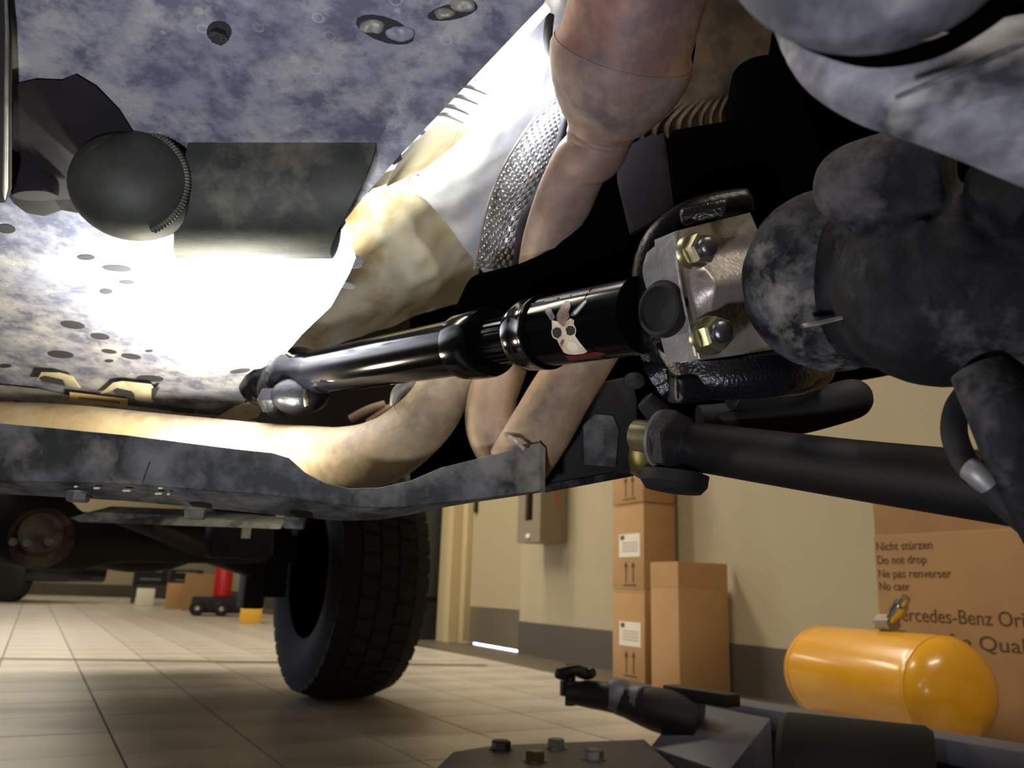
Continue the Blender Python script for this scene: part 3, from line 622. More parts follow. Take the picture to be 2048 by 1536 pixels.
mb = MB(); mb.prism(T((6, -60, .435), (10, -60, .435), (15, 60, .465), (14, 375, .565), (8, 400, .575), (4, 380, .565), (9, 60, .465)), FW * .002); mb.build('edge_trim', 'greysteel', skid, bevel=.0006)
mb = MB(); mb.prism([D(x, y, sd(y) - .008) for x, y in ((348, 470), (384, 466), (382, 492), (350, 490))], FW * .012); mb.build('drain_nub', 'weld', skid, bevel=.001)
# bolts / dents
def plate_pt(x, y, k=.0006): return D(x, y, sd(y) - k)
pn_ = (plate_pt(400, 100) - plate_pt(300, 100)).cross(plate_pt(300, 200) - plate_pt(300, 100)).normalized()
if pn_.dot(C0 - plate_pt(300, 100)) < 0: pn_ = -pn_
def spot(x, y, rx, ry, rot=0, m='dark_spot', name='mud_spot'):
    P = []
    for i, (a, b) in enumerate(ellp(x, y, rx, ry, rot, 14)):
        q = 1 + .08 * math.sin(i * .9 + x); P.append(plate_pt(x + (a - x) * q, y + (b - y) * q))
    mb = MB(); mb.prism(P, -pn_ * .0004); return mb.build(name, m, skid, smooth=0)
for a in ((145, 650, 24, 8, 5), (200, 673, 21, 6, 6), (121, 709, 25, 8, 5), (218, 703, 17, 4, 8), (262, 713, 22, 5, 8), (218, 722, 10, 3), (234, 537, 27, 7, 4), (254, 565, 16, 4, 4), (172, 515, 17, 6, 3), (212, 583, 14, 5), (12, 458, 20, 9, 0), (10, 732, 14, 4), (298, 702, 8, 3), (628, 598, 22, 5, -12), (35, 806, 8, 6), (480, 742, 20, 5, -5), (300, 757, 30, 6, 3), (610, 640, 10, 3, -15)): spot(*a)
for x, y, r in ((438, 64, 27),):
    spot(x, y, r, r * .75, 10, 'dark_spot', 'bolt_recess')
    mb = MB(); hexnut(mb, plate_pt(x, y + 4), pn_, .0052, .004, .3); mb.build('bolt_head', 'bolt_steel', skid, smooth=0)
def ridge(x, y, rx, ry, h, m, name, seed):
    mb = MB(); c = plate_pt(x, y); mb.ball(c, (plate_pt(x + rx, y) - c), (plate_pt(x, y + ry) - c), pn_ * h, 20, 10)
    for i, v in enumerate(mb.v): mb.v[i] = v + pn_ * (noise.noise(v * 160 + V((seed, 0, 0))) * h * .9)
    return mb.build(name, m, skid, smooth=180)
spot(770, 60, 62, 24, 22, 'dark_spot', 'dented_hole'); ridge(745, 52, 26, 13, .004, 'skid2', 'dent_lip', 3); ridge(800, 66, 30, 14, .003, 'skid', 'dent_lip', 5)
spot(905, 24, 50, 16, -14, 'dark_spot', 'dented_hole'); ridge(890, 24, 24, 9, .004, 'weld', 'dent_lip', 9); ridge(925, 8, 26, 12, .004, 'skid2', 'dent_lip', 11)
mb = MB(); mb.prism(T((768, 306, .60), (783, 298, .60), (800, 302, .60), (803, 314, .60), (786, 326, .60), (770, 320, .60)), FW * .006); mb.build('edge_bolt', 'dark_spot', skid, smooth=0)
# lower flange with tabs and label
mb = MB(); mb.prism([D(x, y, sd(y) - .012) for x, y in ((-60, 780), (-60, 795), (0, 798), (250, 822), (525, 862), (560, 862), (505, 842), (470, 836), (340, 822), (175, 800), (78, 778), (0, 770))], FW * .006); mb.build('lower_flange', 'skid2', skid, smooth=0)
mb = MB(); mb.prism([D(x, y, sd(y) - .016) for x, y in ((420, 842), (470, 812), (510, 800), (519, 822), (514, 834), (470, 845))], FW * .006); mb.build('corner_tab', 'cream', skid, bevel=.001)
for P in (((72, 762), (82, 744), (118, 745), (143, 752), (160, 776), (130, 772), (124, 764), (92, 757)), ((200, 788), (226, 765), (245, 762), (262, 782), (236, 777)), ((245, 762), (300, 768), (306, 776), (303, 806), (270, 800), (262, 782))):
    mb = MB(); mb.prism([D(x, y, sd(y) - .017) for x, y in P], FW * .004); mb.build('bent_tab', 'cream', skid, bevel=.0008)
for P in (((80, 757), (92, 753), (124, 760), (130, 772), (84, 763)), ((226, 782), (235, 777), (266, 786), (268, 794), (230, 788)), ((303, 778), (318, 774), (308, 792), (303, 800)), ((332, 812), (390, 818), (388, 828), (345, 824))):
    mb = MB(); mb.prism([D(x, y, sd(y) - .020) for x, y in P], FW * .002); mb.build('slot', 'dark_spot', skid, smooth=0)
mb = MB(); L4 = [D(x, y, sd(y) - .019) for x, y in ((139, 784), (255, 798), (254, 816), (140, 801))]; mb.prism(L4, FW * .001); mb.build('sticker', 'sticker', skid, smooth=0)
mb = MB()
for i in range(18):
    x = 158 + i * 4.6; y = 792 + (x - 140) * .12
    mb.prism([D(a, b, sd(y) - .0195) for a, b in ((x, y - 3), (x + 2.6, y - 3), (x + 2.6, y + 4), (x, y + 4))], FW * .0003)
tag(mb.build('sticker_print', 'ink', skid, smooth=0), kind='stuff')
# ------------------------------------------------------------------ HEAT SHIELDS
hs = empty('heat_shield', D(950, 350, .85), 'crumpled silver and tan dusted heat shield sheet behind the skid plate edge', 'heat shield')
def cr_(u, v): return .010 * noise.noise(V((u * 3.1, v * 2.7, .3))) + .004 * noise.noise(V((u * 11, v * 9, 2.3)))
mb = MB(); mb.sheet([T((900, -60, .80), (1060, -60, .80), (1180, -60, .82)), T((860, 120, .78), (1020, 120, .75), (1200, 120, .80)), T((770, 290, .84), (950, 290, .80), (1130, 290, .84)), T((735, 372, .90), (850, 400, .89), (890, 470, .90), (1000, 560, .92))[0:1] + T((850, 395, .89), (980, 560, .93))], 50, 60, .002, cr_); mb.build('upper_sheet', 'silvershield', hs, smooth=60)
mb = MB(); mb.sheet([T((680, 340, .88), (800, 350, .90), (920, 400, .93)), T((600, 450, .92), (800, 450, .93), (990, 450, .95)), T((560, 560, .97), (780, 560, .98), (960, 530, 1.0)), T((500, 760, 1.02), (700, 680, 1.05), (960, 600, 1.05))], 50, 50, .002, lambda u, v: cr_(u + 5, v) * 1.3); mb.build('lower_sheet', 'tanshield', hs, smooth=60)
mb = MB(); mb.prism(T((1092, 5, .64), (1102, 18, .66), (1030, 96, .68), (985, 142, .70), (968, 180, .71), (958, 245, .72), (936, 258, .72), (905, 290, .72), (850, 335, .73), (772, 372, .73), (802, 310, .66), (880, 236, .66), (925, 165, .64), (960, 122, .64)), FW * .004); mb.build('folded_flange', 'tanshield', hs, bevel=.0015)
for i, (x, y) in enumerate(((935, 175), (918, 195), (900, 215), (888, 232), (925, 150))):
    mb = MB(); tubepx(mb, [(x - 14, y - 3, .64, 3), (x + 8, y - 1, .645, 5), (x + 38, y + 12, .66, 3)], 10, 4); mb.build('crimp', 'silvershield', hs)
mb = MB(); mb.prism(T((770, 345, .80), (830, 322, .80), (815, 372, .80), (790, 362, .80), (745, 375, .80), (735, 385, .80)), FW * .004); mb.build('torn_edge', 'cream', hs, bevel=.001)
for x, y, rx, ry in ((840, 338, 12, 14), (675, 498, 34, 12), (705, 522, 22, 14), (690, 570, 20, 6)):
    mb = MB(); mb.prism([D(a, b, .80 if y > 450 else .855) for a, b in ellp(x, y, rx, ry, 10, 14)], FW * .002); mb.build('clip', 'dark_spot', hs, smooth=0)  # flat dark ellipses set just in front of the sheet
es = empty('embossed_shield', D(1050, 380, .72), 'narrow embossed bright metal heat shield strip beside the exhaust downpipe', 'heat shield')
G = [T((1128, 172, .70), (1142, 178, .70), (1150, 190, .70)), T((1062, 250, .71), (1100, 250, .70), (1132, 255, .70)), T((1008, 335, .72), (1062, 332, .71), (1108, 330, .71)), T((975, 420, .74), (1022, 425, .73), (1066, 425, .73)), T((951, 535, .76), (990, 540, .75), (1032, 545, .75))]
def emb(u, v):
    a = math.sin(u * math.pi * 2 * 6.5 + (math.pi if int(v * 42) % 2 else 0)); b = math.sin((v * 42 % 1) * math.pi)
    return .0016 * max(0, a) * b
mb = MB(); mb.sheet(G, 90, 300, .001, emb); mb.build('embossed_sheet', 'emboss', es, smooth=180)
mb = MB(); tubepx(mb, [(1128, 172, .695, 3), (1060, 250, .705, 3), (1006, 335, .715, 3), (973, 420, .735, 3), (949, 538, .755, 3)], 8, 8); mb.build('edge_bead', 'greysteel', es)
mb = MB(); tubepx(mb, [(1100, 30, .68, 9), (1096, 80, .68, 10), (1110, 140, .68, 8), (1138, 180, .69, 8), (1132, 240, .69, 11), (1112, 320, .70, 12), (1074, 400, .71, 12), (1046, 455, .72, 12), (1036, 560, .73, 12)], 12, 6); mb.build('sooty_rim', 'rubber', es)
mb = MB(); mb.prism(T((1235, 300, .85), (1330, 250, .85), (1350, 420, .88), (1262, 470, .88), (1240, 400, .88)), FW * .02); o = mb.build('rear_bracket', 'boss', bevel=.006); tag(o, 'dark grey flat bracket in the shadow above the double joint', 'bracket')
bs = empty('ribbed_shield', D(1450, 200, .85), 'rusty brown ribbed shield in the dark right of the catalytic converter', 'heat shield')
mb = MB(); mb.sheet([T((1395, -60, .80), (1470, -60, .80), (1560, -60, .80)), T((1380, 150, .82), (1450, 150, .82), (1535, 120, .82)), T((1270, 250, .84), (1400, 225, .84), (1510, 190, .84)), T((1255, 282, .86), (1400, 262, .86), (1500, 232, .86))], 120, 50, .002,
    lambda u, v: .004 * max(0, math.sin(u * 75)) * (1 if v > .5 else .0) * min(1, max(0, (v - .5) * 8))); mb.build('ribbed_sheet', 'brownribs', bs, smooth=60)
mb = MB(); tubepx(mb, [(1255, 268, .80, 5), (1262, 262, .80, 9), (1270, 255, .80, 5)], 10, 4); mb.build('shiny_clip', 'chrome', bs)
# ------------------------------------------------------------------ CATALYTIC CONVERTER AND DOWNPIPE
ct = empty('catalytic_converter', D(1230, 150, .55), 'rust tinted catalytic converter and downpipe at the top centre', 'exhaust')
ca = D(1292, -62, .53); cb_ = D(1200, 268, .60); cx = (cb_ - ca); cl_ = cx.length; cx.normalize()
rb = 146 * .55 / F
mb = MB(); mb.lathe(ca - cx * .05, cx, [(0, rb * .90), (.06, rb * .90), (.095, rb * .93), (.100, rb * .99), (.104, rb * .99)], 56, cap=False); mb.build('converter_shell', 'rust_pink', ct)
mb = MB(); u0 = .104
mb.lathe(ca - cx * .05, cx, [(u0 - .003, rb * 1.0), (u0 + .003, rb * 1.03), (u0 + .012, rb * 1.0), (u0 + .024, rb * .93), (u0 + .036, rb * .80), (u0 + .046, rb * .66), (u0 + .052, rb * .54), (u0 + .058, rb * .49), (u0 + .066, rb * .48)], 56, cap=False); mb.build('outlet_cone', 'rust', ct)
nk = ca - cx * .05 + cx * (u0 + .060)
px_, py_, pd_ = PX(nk)
mb = MB(); tubepx(mb, [(px_ + 3, py_ - 8, pd_, 66), (px_ - 8, py_ + 30, pd_ + .004, 60), (1160, 330, .62, 58), (1118, 430, .65, 58), (1090, 540, .70, 54), (1085, 680, .80, 48)], 32, 6); mb.build('downpipe', 'rust', ct)
mb = MB(); mb.lathe(nk - cx * .002, cx, [(-.002, rb * .48), (.0, rb * .50), (.003, rb * .50), (.005, rb * .48)], 40, cap=False); mb.build('neck_weld', 'rust', ct)
mb = MB(); mb.loft([[D(x, y, d_) for x, y in ((940, 552), (1040, 527), (1105, 500), (1160, 448), (1186, 370), (1225, 325), (1262, 480), (1262, 590), (1000, 650), (900, 640))] for d_ in (.635, .66)]); o = mb.build('engine_mount_bracket', 'void', bevel=.006); tag(o, 'black bracket in deep shadow between the downpipe and the drive shaft', 'bracket')  # flat black slab covering the lower end of the downpipe
# ------------------------------------------------------------------ CROSSMEMBER
cm = empty('crossmember', D(600, 1000, .62), 'dirty dark steel crossmember spanning the left half with a scooped top edge', 'crossmember')
top = [(-80, 838), (0, 846), (250, 870), (470, 898), (545, 906), (578, 916), (610, 945), (650, 966), (700, 977), (760, 975), (820, 962), (880, 936), (940, 921), (1082, 884)]
bot = [(-80, 965), (0, 962), (250, 968), (470, 985), (545, 990), (578, 994), (610, 999), (650, 1004), (700, 1010), (760, 1014), (820, 1012), (880, 1006), (940, 1000), (1082, 982)]
def cd(x): return .62 + .05 * max(0, (x - 500) / 600)
mb = MB()
f_ = [D(x, y, cd(x)) for x, y in top] + [D(x, y, cd(x)) for x, y in reversed(bot)]
n_ = len(top)
mb.loft([[D(*top[i], cd(top[i][0])), D(*bot[i], cd(bot[i][0])), D(*bot[i], cd(bot[i][0]) + .006) , D(*top[i], cd(top[i][0]) + .006)] for i in range(n_)]); mb.build('web', 'cross', cm, bevel=.0012)
b2 = [(-80, 985), (0, 988), (250, 1002), (470, 1022), (545, 1030), (578, 1033), (610, 1036), (650, 1040), (700, 1042), (760, 1040), (820, 1030), (880, 1016), (940, 1006), (1082, 985)]
mb = MB(); mb.loft([[D(*bot[i], cd(bot[i][0]) - .001), D(b2[i][0], b2[i][1], cd(b2[i][0]) - .012 + .055), D(b2[i][0], b2[i][1] - 3, cd(b2[i][0]) - .012 + .057), D(bot[i][0], bot[i][1] - 6, cd(bot[i][0]) + .006)] for i in range(n_)]); mb.build('bottom_flange', 'cross', cm, bevel=.001)
mb = MB(); mb.prism(T((1078, 884, .668), (1091, 896, .672), (1090, 984, .672), (1080, 984, .668)), FW * .012); mb.build('end_plate', 'cross', cm)
for x, y, m in ((158, 988, 'greysteel'), (393, 1022, 'cross'), (590, 1042, 'cross')):
    mb = MB(); c = D(x, y - 6, .64); mb.lathe(c, -Z, [(0, .009), (.002, .009)], 16); hexnut(mb, c - Z * .002, -Z, .0085, .006, .2, ((0, 1), (.005, 1), (.0065, .85))); mb.build('flange_bolt', m, cm, smooth=30)
for x, y, w_ in ((150, 973, 6), (192, 976, 12), (252, 981, 16), (316, 987, 14), (336, 988, 6), (320, 976, 9)):
    mb = MB(); mb.prism(T((x - w_ / 2, y - 2, .617), (x + w_ / 2, y - 2, .617), (x + w_ / 2, y + 3, .617), (x - w_ / 2, y + 3, .617)), FW * .004); mb.build('chipped_edge', 'paper', cm, bevel=.0006)
mb = MB(); mb.tube(T((282, 968, .617), (288, 950, .617), (298, 926, .617)), .0006, 6, None, 3); mb.build('scratch', 'greysteel', cm)
br = empty('frame_bracket', D(1180, 900, .72), 'dark plate bracket right of the crossmember end', 'bracket')
mb = MB(); mb.prism(T((1050, 800, .74), (1180, 770, .74), (1262, 752, .74), (1274, 800, .74), (1272, 952, .74), (1090, 986, .74), (1060, 960, .74)), FW * .01); mb.build('plate', 'rubber', br, bevel=.002)
mb = MB(); mb.prism(T((1050, 976, .735), (1272, 938, .735), (1272, 950, .735), (1090, 984, .735)), FW * .02); mb.build('lower_lip', 'diff', br, bevel=.001)
mb = MB(); mb.prism(T((1166, 850, .735), (1190, 828, .735), (1226, 832, .735), (1238, 860, .735), (1232, 935, .735), (1168, 930, .735)), FW * .004); mb.build('dusty_pad', 'cross', br, bevel=.001)
mb = MB(); mb.ball(D(1268, 762, .66), CR * .009, CU * .007, FW * .006, 14, 8); mb.build('stud', 'diff', br)
# ------------------------------------------------------------------ EXHAUST PIPES
ep = empty('exhaust_pipe', D(700, 900, .78), 'tan dusted exhaust pipe running behind the crossmember and bending up', 'exhaust')
mb = MB(); tubepx(mb, [(-80, 842, .90, 40), (120, 850, .90, 42), (330, 872, .88, 44), (520, 892, .86, 46), (610, 905, .83, 54), (690, 915, .79, 62), (765, 902, .77, 66), (825, 862, .76, 62), (868, 815, .76, 58), (892, 765, .78, 52), (905, 725, .84, 46)], 40, 7); mb.build('pipe', 'tanpipe2', ep)
a = D(832, 856, .76); b = D(852, 832, .76)
mb = MB(); mb.lathe(a, b - a, [(0, .0268), (.001, .0288), (.003, .0288), (.004, .0268)], 40, cap=False); mb.build('weld_ring', 'tanpipe', ep)
mb = MB(); mb.prism(T((555, 900, .80), (600, 862, .80), (640, 880, .79), (625, 905, .79)), FW * .01); mb.build('dusty_bracket', 'tanshield', ep, bevel=.004)
mb = MB(); tubepx(mb, [(788, 812, .80, 9), (796, 785, .80, 13), (822, 768, .80, 14), (870, 760, .82, 12)], 12, 5); o = mb.build('clamp_band', 'greysteel'); tag(o, 'pale curved clamp band just under the drive shaft, above the bent pipe', 'clamp')
mb = MB(); tubepx(mb, [(700, 838, .95, 8), (735, 820, .95, 9), (770, 808, .95, 8)], 12, 4); tubepx(mb, [(735, 845, .95, 7), (775, 818, .95, 8), (800, 808, .95, 7)], 12, 4); o = mb.build('small_pipe', 'tanpipe'); tag(o, 'thin tan pipes glimpsed in the dark below the drive shaft', 'pipe')
yp = empty('exhaust_y_pipe', D(1060, 850, .70), 'pair of tan exhaust pipes joining below the drive shaft', 'exhaust')
mb = MB(); tubepx(mb, [(1030, 640, .78, 46), (1010, 720, .76, 48), (984, 800, .74, 50), (985, 860, .73, 52), (1020, 925, .73, 54), (1040, 960, .73, 50)], 32, 6); mb.build('left_branch', 'tanpipe', yp)
mb = MB(); tubepx(mb, [(1205, 660, .71, 56), (1165, 720, .70, 60), (1120, 790, .70, 62), (1080, 860, .70, 64), (1035, 930, .71, 62)], 32, 6); mb.build('right_branch', 'tanpipe', yp)
mb = MB(); tubepx(mb, [(1010, 868, .69, 4), (1030, 880, .665, 4), (1050, 900, .655, 4)], 8, 4); mb.build('weld_seam', 'weld', yp)
# ------------------------------------------------------------------ DRIVE SHAFT
Pa = D(560, 758, .90); Pb = D(1262, 634, .52); ax = (Pb - Pa).normalized(); LL = (Pb - Pa).length
def U_(x):
    lo, hi = -.3 * LL, 1.3 * LL
    for _ in range(40):
        m_ = (lo + hi) / 2
        if PX(Pa + ax * m_)[0] < x: lo = m_
        else: hi = m_
    return lo
ds = empty('drive_shaft', Pa + ax * LL * .5, 'glossy black front drive shaft with a printed skull and double joint', 'drive shaft')
def ring(n, m, *xr, seg=48): 
    mb = MB(); mb.lathe(Pa, ax, [(U_(x) + o_, r) for x, o_, r in xr], seg); return mb.build(n, m, ds)
ring('tube', 'gloss', (600, 0, .0225), (940, 0, .0225))
ring('collar', 'gloss', (925, 0, .0225), (930, 0, .026), (945, 0, .0272), (978, 0, .0272), (984, 0, .0262), (986, 0, .017))
ring('spline_neck', 'gloss', (975, 0, .0175), (1070, 0, .0175))
mb = MB(); A_ = Pa + ax * U_(985); t1 = ax.orthogonal().normalized(); t2 = ax.cross(t1); ln = U_(1060) - U_(985)
for k in range(24):
    an = 2 * math.pi * k / 24; q = t1 * math.cos(an) + t2 * math.sin(an); mb.obox(A_ + ax * ln / 2 + q * .0178, ax, q.cross(ax), q, ln / 2, .0012, .001)
mb.build('spline_teeth', 'gloss', ds)['kind'] = 'stuff'
ring('sleeve', 'gloss', (1046, 0, .018), (1048, 0, .0235), (1054, 0, .0255), (1070, 0, .0262), (1088, 0, .0262), (1090, 0, .0268), (1096, 0, .0268), (1098, 0, .0245), (1215, 0, .0245), (1216, 0, .0241), (1219, 0, .0241), (1220, 0, .0245), (1285, 0, .0245))
ring('boot', 'gloss', (520, 0, .026), (545, 0, .031), (560, 0, .031), (566, 0, .026), (578, 0, .026), (584, 0, .030), (602, 0, .030), (610, 0, .024), (640, 0, .0225))
mb = MB(); mb.ball(D(600, 792, .84), CR * .030, CU * .020, FW * .024, 28, 16); mb.ball(D(556, 780, .88), CR * .022, CU * .030, FW * .02, 28, 16); mb.build('joint_yoke', 'satin', ds, vox=.003)
mb = MB(); tubepx(mb, [(612, 778, .80, 5), (612, 795, .80, 6), (613, 812, .80, 4)], 10, 3); mb.build('grease_fitting', 'chrome', ds)
mb = MB(); mb.lathe(D(545, 800, .845), CU, [(-.012, .010), (.0, .016), (.012, .010)], 20); mb.build('joint_cap', 'satin', ds)
# skull print on the sleeve
Rs = .0247
def cyl(x, y):
    r = ray(x, y).normalized(); o_ = C0 - Pa; dd = r - ax * r.dot(ax); oo = o_ - ax * o_.dot(ax)
    a = dd.dot(dd); b = 2 * dd.dot(oo); c = oo.dot(oo) - Rs * Rs; di = b * b - 4 * a * c
    t = (-b - math.sqrt(max(di, 0))) / (2 * a); return C0 + r * t
def cyl2(k): 
    def g(x, y):
        p = cyl(x, y); q = (p - Pa) - ax * (p - Pa).dot(ax); return p + q.normalized() * k
    return g
def cp_(pts): return [(1000 + x * .3418, 350 + y * .3418) for x, y in pts]   # crop coordinates to frame
dec = [
 ('skull_print', 'bone', [(302, 850), (330, 855), (350, 880), (366, 880), (385, 858), (412, 838), (434, 850), (432, 872), (440, 890), (444, 925), (438, 940), (470, 985), (512, 1035), (490, 1045), (440, 1052), (400, 1050), (372, 1038), (345, 990), (330, 955), (308, 930), (304, 895)], .0),
 ('eye_rim_print', 'bone', ellp(334, 922, 33, 41, -8), .00005), ('eye_rim_print', 'bone', ellp(412, 908, 34, 35, 0), .00005), ('jaw_highlight', 'paper', ellp(425, 1004, 34, 26, 35), .00012),
 ('crest_print', 'bonebrown', [(340, 800), (360, 765), (385, 735), (408, 738), (414, 770), (402, 800), (408, 830), (388, 856), (365, 880), (352, 875), (332, 850), (330, 825)], .0001),
 ('horn_print', 'bluehorn', [(262, 800), (278, 775), (296, 770), (306, 800), (322, 830), (314, 848), (296, 850)], .0), ('horn_print', 'bonebrown', [(274, 790), (290, 778), (300, 820), (306, 845), (296, 846)], .0001),
 ('horn_print', 'bluehorn', [(412, 822), (428, 795), (462, 762), (500, 728), (510, 740), (486, 775), (452, 815), (430, 826)], .0), ('horn_print', 'bone', [(430, 806), (466, 770), (496, 738), (503, 742), (470, 782), (440, 818)], .0001),
 ('eye_print', 'rubber', [(308, 905), (330, 890), (352, 895), (362, 915), (358, 940), (340, 956), (318, 948), (308, 928)], .0002),
 ('eye_print', 'rubber', [(385, 900), (402, 882), (425, 884), (440, 900), (438, 928), (415, 940), (392, 932)], .0002),
 ('nose_print', 'bonebrown', [(358, 850), (372, 835), (384, 850), (376, 885), (362, 885)], .0002),
 ('red_print', 'redprint', [(378, 1058), (440, 1056), (500, 1046), (560, 1034), (620, 1044), (600, 1056), (520, 1072), (440, 1084), (400, 1084)], .0),
 ('jaw_print', 'bonebrown', [(360, 965), (372, 958), (378, 975), (366, 990), (362, 1010), (350, 985)], .0002),
]
for n, m, P, k in dec: decal(cp_(P), cyl2(k), n, m, ds, 3)
mb = MB(); g = cyl2(.0001)
for i in range(26):
    x = 1090 + i * 3.4; y = 601 - i * .72
    if i in (7, 8, 15): continue
    mb.add([g(x, y), g(x + 2.2, y - .4), g(x + 2.2, y + 3.2), g(x, y + 3.6)], [(0, 1, 2, 3)])
tag(mb.build('small_lettering', 'greysteel', ds, smooth=0), kind='stuff')
# black double joint housing
mb = MB()
def tpx(pts, seg=18, sub=5): tubepx(mb, pts, seg, sub)
tpx([(1500, 408, .52, 34), (1430, 424, .52, 40), (1375, 448, .52, 44), (1328, 490, .52, 46), (1312, 540, .52, 46), (1308, 600, .52, 46), (1316, 670, .52, 50), (1350, 725, .515, 50), (1400, 752, .50, 46), (1500, 752, .49, 46), (1590, 748, .50, 44), (1640, 740, .52, 34)])
tpx([(1330, 500, .55, 60), (1340, 620, .55, 80), (1400, 690, .55, 70)])
mb.obox(D(1460, 765, .495), (D(1600, 742, .50) - D(1340, 775, .50)), CU, FW, .036, .0085, .016)
mb.build('double_joint_housing', 'satin', ds, vox=.0022, sm=6)
mb = MB(); c1 = D(1365, 420, .50); mb.loft([T((1358, 418, .500), (1456, 396, .487), (1448, 436, .487), (1362, 456, .50)), T((1358, 414, .53), (1456, 392, .517), (1448, 432, .517), (1362, 452, .53))]); mb.build('upper_yoke_ear', 'satin2', ds, bevel=.003, bseg=3)
c1 = D(1296, 614, .474); na = (D(1235, 606, .455) - D(1306, 618, .474)).normalized(); c1 = c1 - na * .009
mb = MB(); mb.lathe(c1 - na * .02, na, [(.013, .0165), (.017, .0165), (.02, .0155), (.0205, .0135), (.018, .0125), (.0175, .0)], 40); mb.build('bearing_cap', 'rubber', ds)
mb = MB(); mb.sheet([T((1296, 664, .515), (1330, 708, .495), (1400, 722, .480), (1520, 712, .476), (1600, 704, .482), (1668, 690, .50)), T((1310, 700, .512), (1350, 752, .492), (1420, 764, .477), (1530, 756, .474), (1610, 748, .480), (1664, 732, .50)), T((1340, 736, .515), (1372, 788, .498), (1430, 800, .484), (1530, 796, .480), (1600, 780, .486), (1650, 760, .50))], 50, 20, .012)
mb.build('lower_yoke_band', 'satin2', ds, smooth=60)
# pale flange with nuts
fl_ = empty('pinion_flange', D(1430, 590, .48), 'pale machined metal flange with two gold-tinted nuts at the end of the black joint', 'flange')
mb = MB()
mb.sheet([T((1293, 506, .494), (1322, 482, .486), (1352, 462, .476)), T((1285, 545, .492), (1320, 525, .484), (1354, 512, .474)), T((1300, 600, .490), (1334, 585, .482), (1366, 590, .472)), T((1318, 665, .490), (1346, 655, .481), (1380, 655, .470)), T((1334, 724, .490), (1364, 724, .481), (1397, 718, .470))], 16, 30, .02)
mb.build('side_face', 'cast_al2', fl_, smooth=50)
def sad(u, v):
    s_ = math.exp(-((v - .50) / .13) ** 2) * min(1, max(0, (u - .18) * 5)); s2 = math.exp(-((v - .98) / .10) ** 2) * .15
    lip = math.exp(-(u / .05) ** 2) * .12
    return .011 * s_ + .008 * lip + .004 * s2 - .003 * math.exp(-((v - .30) / .07) ** 2) * min(1, max(0, (u - .3) * 4))
mb = MB()
mb.sheet([T((1352, 462, .476), (1380, 455, .482), (1415, 446, .490), (1500, 425, .505)), T((1354, 512, .474), (1390, 502, .481), (1430, 492, .489), (1520, 475, .505)), T((1366, 590, .472), (1400, 582, .478), (1440, 575, .486), (1540, 560, .505)), T((1380, 655, .470), (1420, 650, .476), (1460, 645, .484), (1560, 630, .505)), T((1397, 718, .470), (1440, 714, .476), (1490, 708, .484), (1600, 690, .505))], 60, 60, .02, sad)
mb.build('nut_face', 'cast_al', fl_, smooth=60)
def nut(x, y, s_=1.0, rot=.2):
    p0 = D(x, y, .468); av = (D(x + 46, y - 14, .448) - D(x, y, .470)).normalized()
    mb = MB(); mb.lathe(p0 - av * .004, av, [(0, .0118 * s_), (.0045, .0118 * s_), (.006, .011 * s_)], 32); n1 = mb.build('washer', 'zinc', fl_)
    mb = MB(); hexnut(mb, p0 + av * .001, av, .0102 * s_, .0095, rot, ((0, .98), (.0005, 1), (.0085, 1), (.0100, .86))); n2 = mb.build('nut', 'zinc', fl_, smooth=25)
    mb = MB(); mb.lathe(p0 + av * .009, av, [(0, .0066 * s_), (.0045, .0066 * s_), (.0062, .0056 * s_), (.0072, .003), (.0075, 0)], 24); mb.build('bolt_end', 'bolt_steel', n2, smooth=50)
nut(1391, 501, .88, .35); nut(1420, 671, .96, .1)
mb = MB(); tubepx(mb, [(1351, 464, .4735, 3), (1353, 512, .4715, 3), (1365, 590, .4695, 3), (1379, 655, .4675, 3), (1392, 712, .4675, 3)], 8, 6); mb.build('raised_edge', 'weld', fl_)
# ------------------------------------------------------------------ FRONT AXLE HOUSING
mb = MB(); pp = D(1570, 575, .475); ax2 = (D(1700, 550, .40) - D(1570, 575, .475)).normalized()
mb.ball(D(1760, 560, .44), CR * .045, CU * .048, FW * .04)
mb.ball(D(1890, 575, .40), CR * .052, CU * .049, FW * .05); mb.ball(D(2080, 600, .38), CR * .052, CU * .044, FW * .05)
tpx = lambda pts, seg=18, sub=5: tubepx(mb, pts, seg, sub)
tpx([(1715, 368, .40, 84), (1790, 345, .385, 84), (1900, 330, .37, 90)]); mb.ball(D(1702, 372, .40), CR * .0180, CU * .0200, FW * .018)
tpx([(1840, 440, .365, 18), (1850, 560, .362, 20), (1845, 690, .372, 16)])
tpx([(1980, 330, .36, 70), (2100, 420, .34, 90)])
o = mb.build('axle_housing', 'diff', vox=.0026, sm=8, smooth=180); tag(o, 'dusty black cast axle housing bulging at the right of the pale flange', 'axle')
mb = MB(); mb.ball(D(1668, 560, .455), CR * .0500, CU * .0505, FW * .034, 56, 32)
for i, v in enumerate(mb.v): mb.v[i] = v + (v - D(1668, 560, .455)).normalized() * .0012 * noise.noise(v * 70)
mb.build('pinion_housing', 'dusty', o, smooth=180)
mb = MB(); mb.prism(T((1690, 634, .405), (1702, 628, .400), (1705, 634, .400), (1640, 650, .405), (1616, 654, .41), (1610, 646, .41)), FW * .006); mb.build('cast_rib', 'weld', o, bevel=.001)
mb = MB(); tubepx(mb, [(1960, 740, .36, 56), (2010, 840, .35, 64), (2060, 960, .345, 66), (2130, 1080, .34, 70)], 28, 5); o = mb.build('steering_knuckle_arm', 'diff'); tag(o, 'dusty grey arm dropping from the axle housing at the right edge', 'suspension arm')
fg = MB(); mb = fg
mb.ball(D(1745, -235, .215), CR * .0430, CU * .0430, FW * .035, 40, 24)
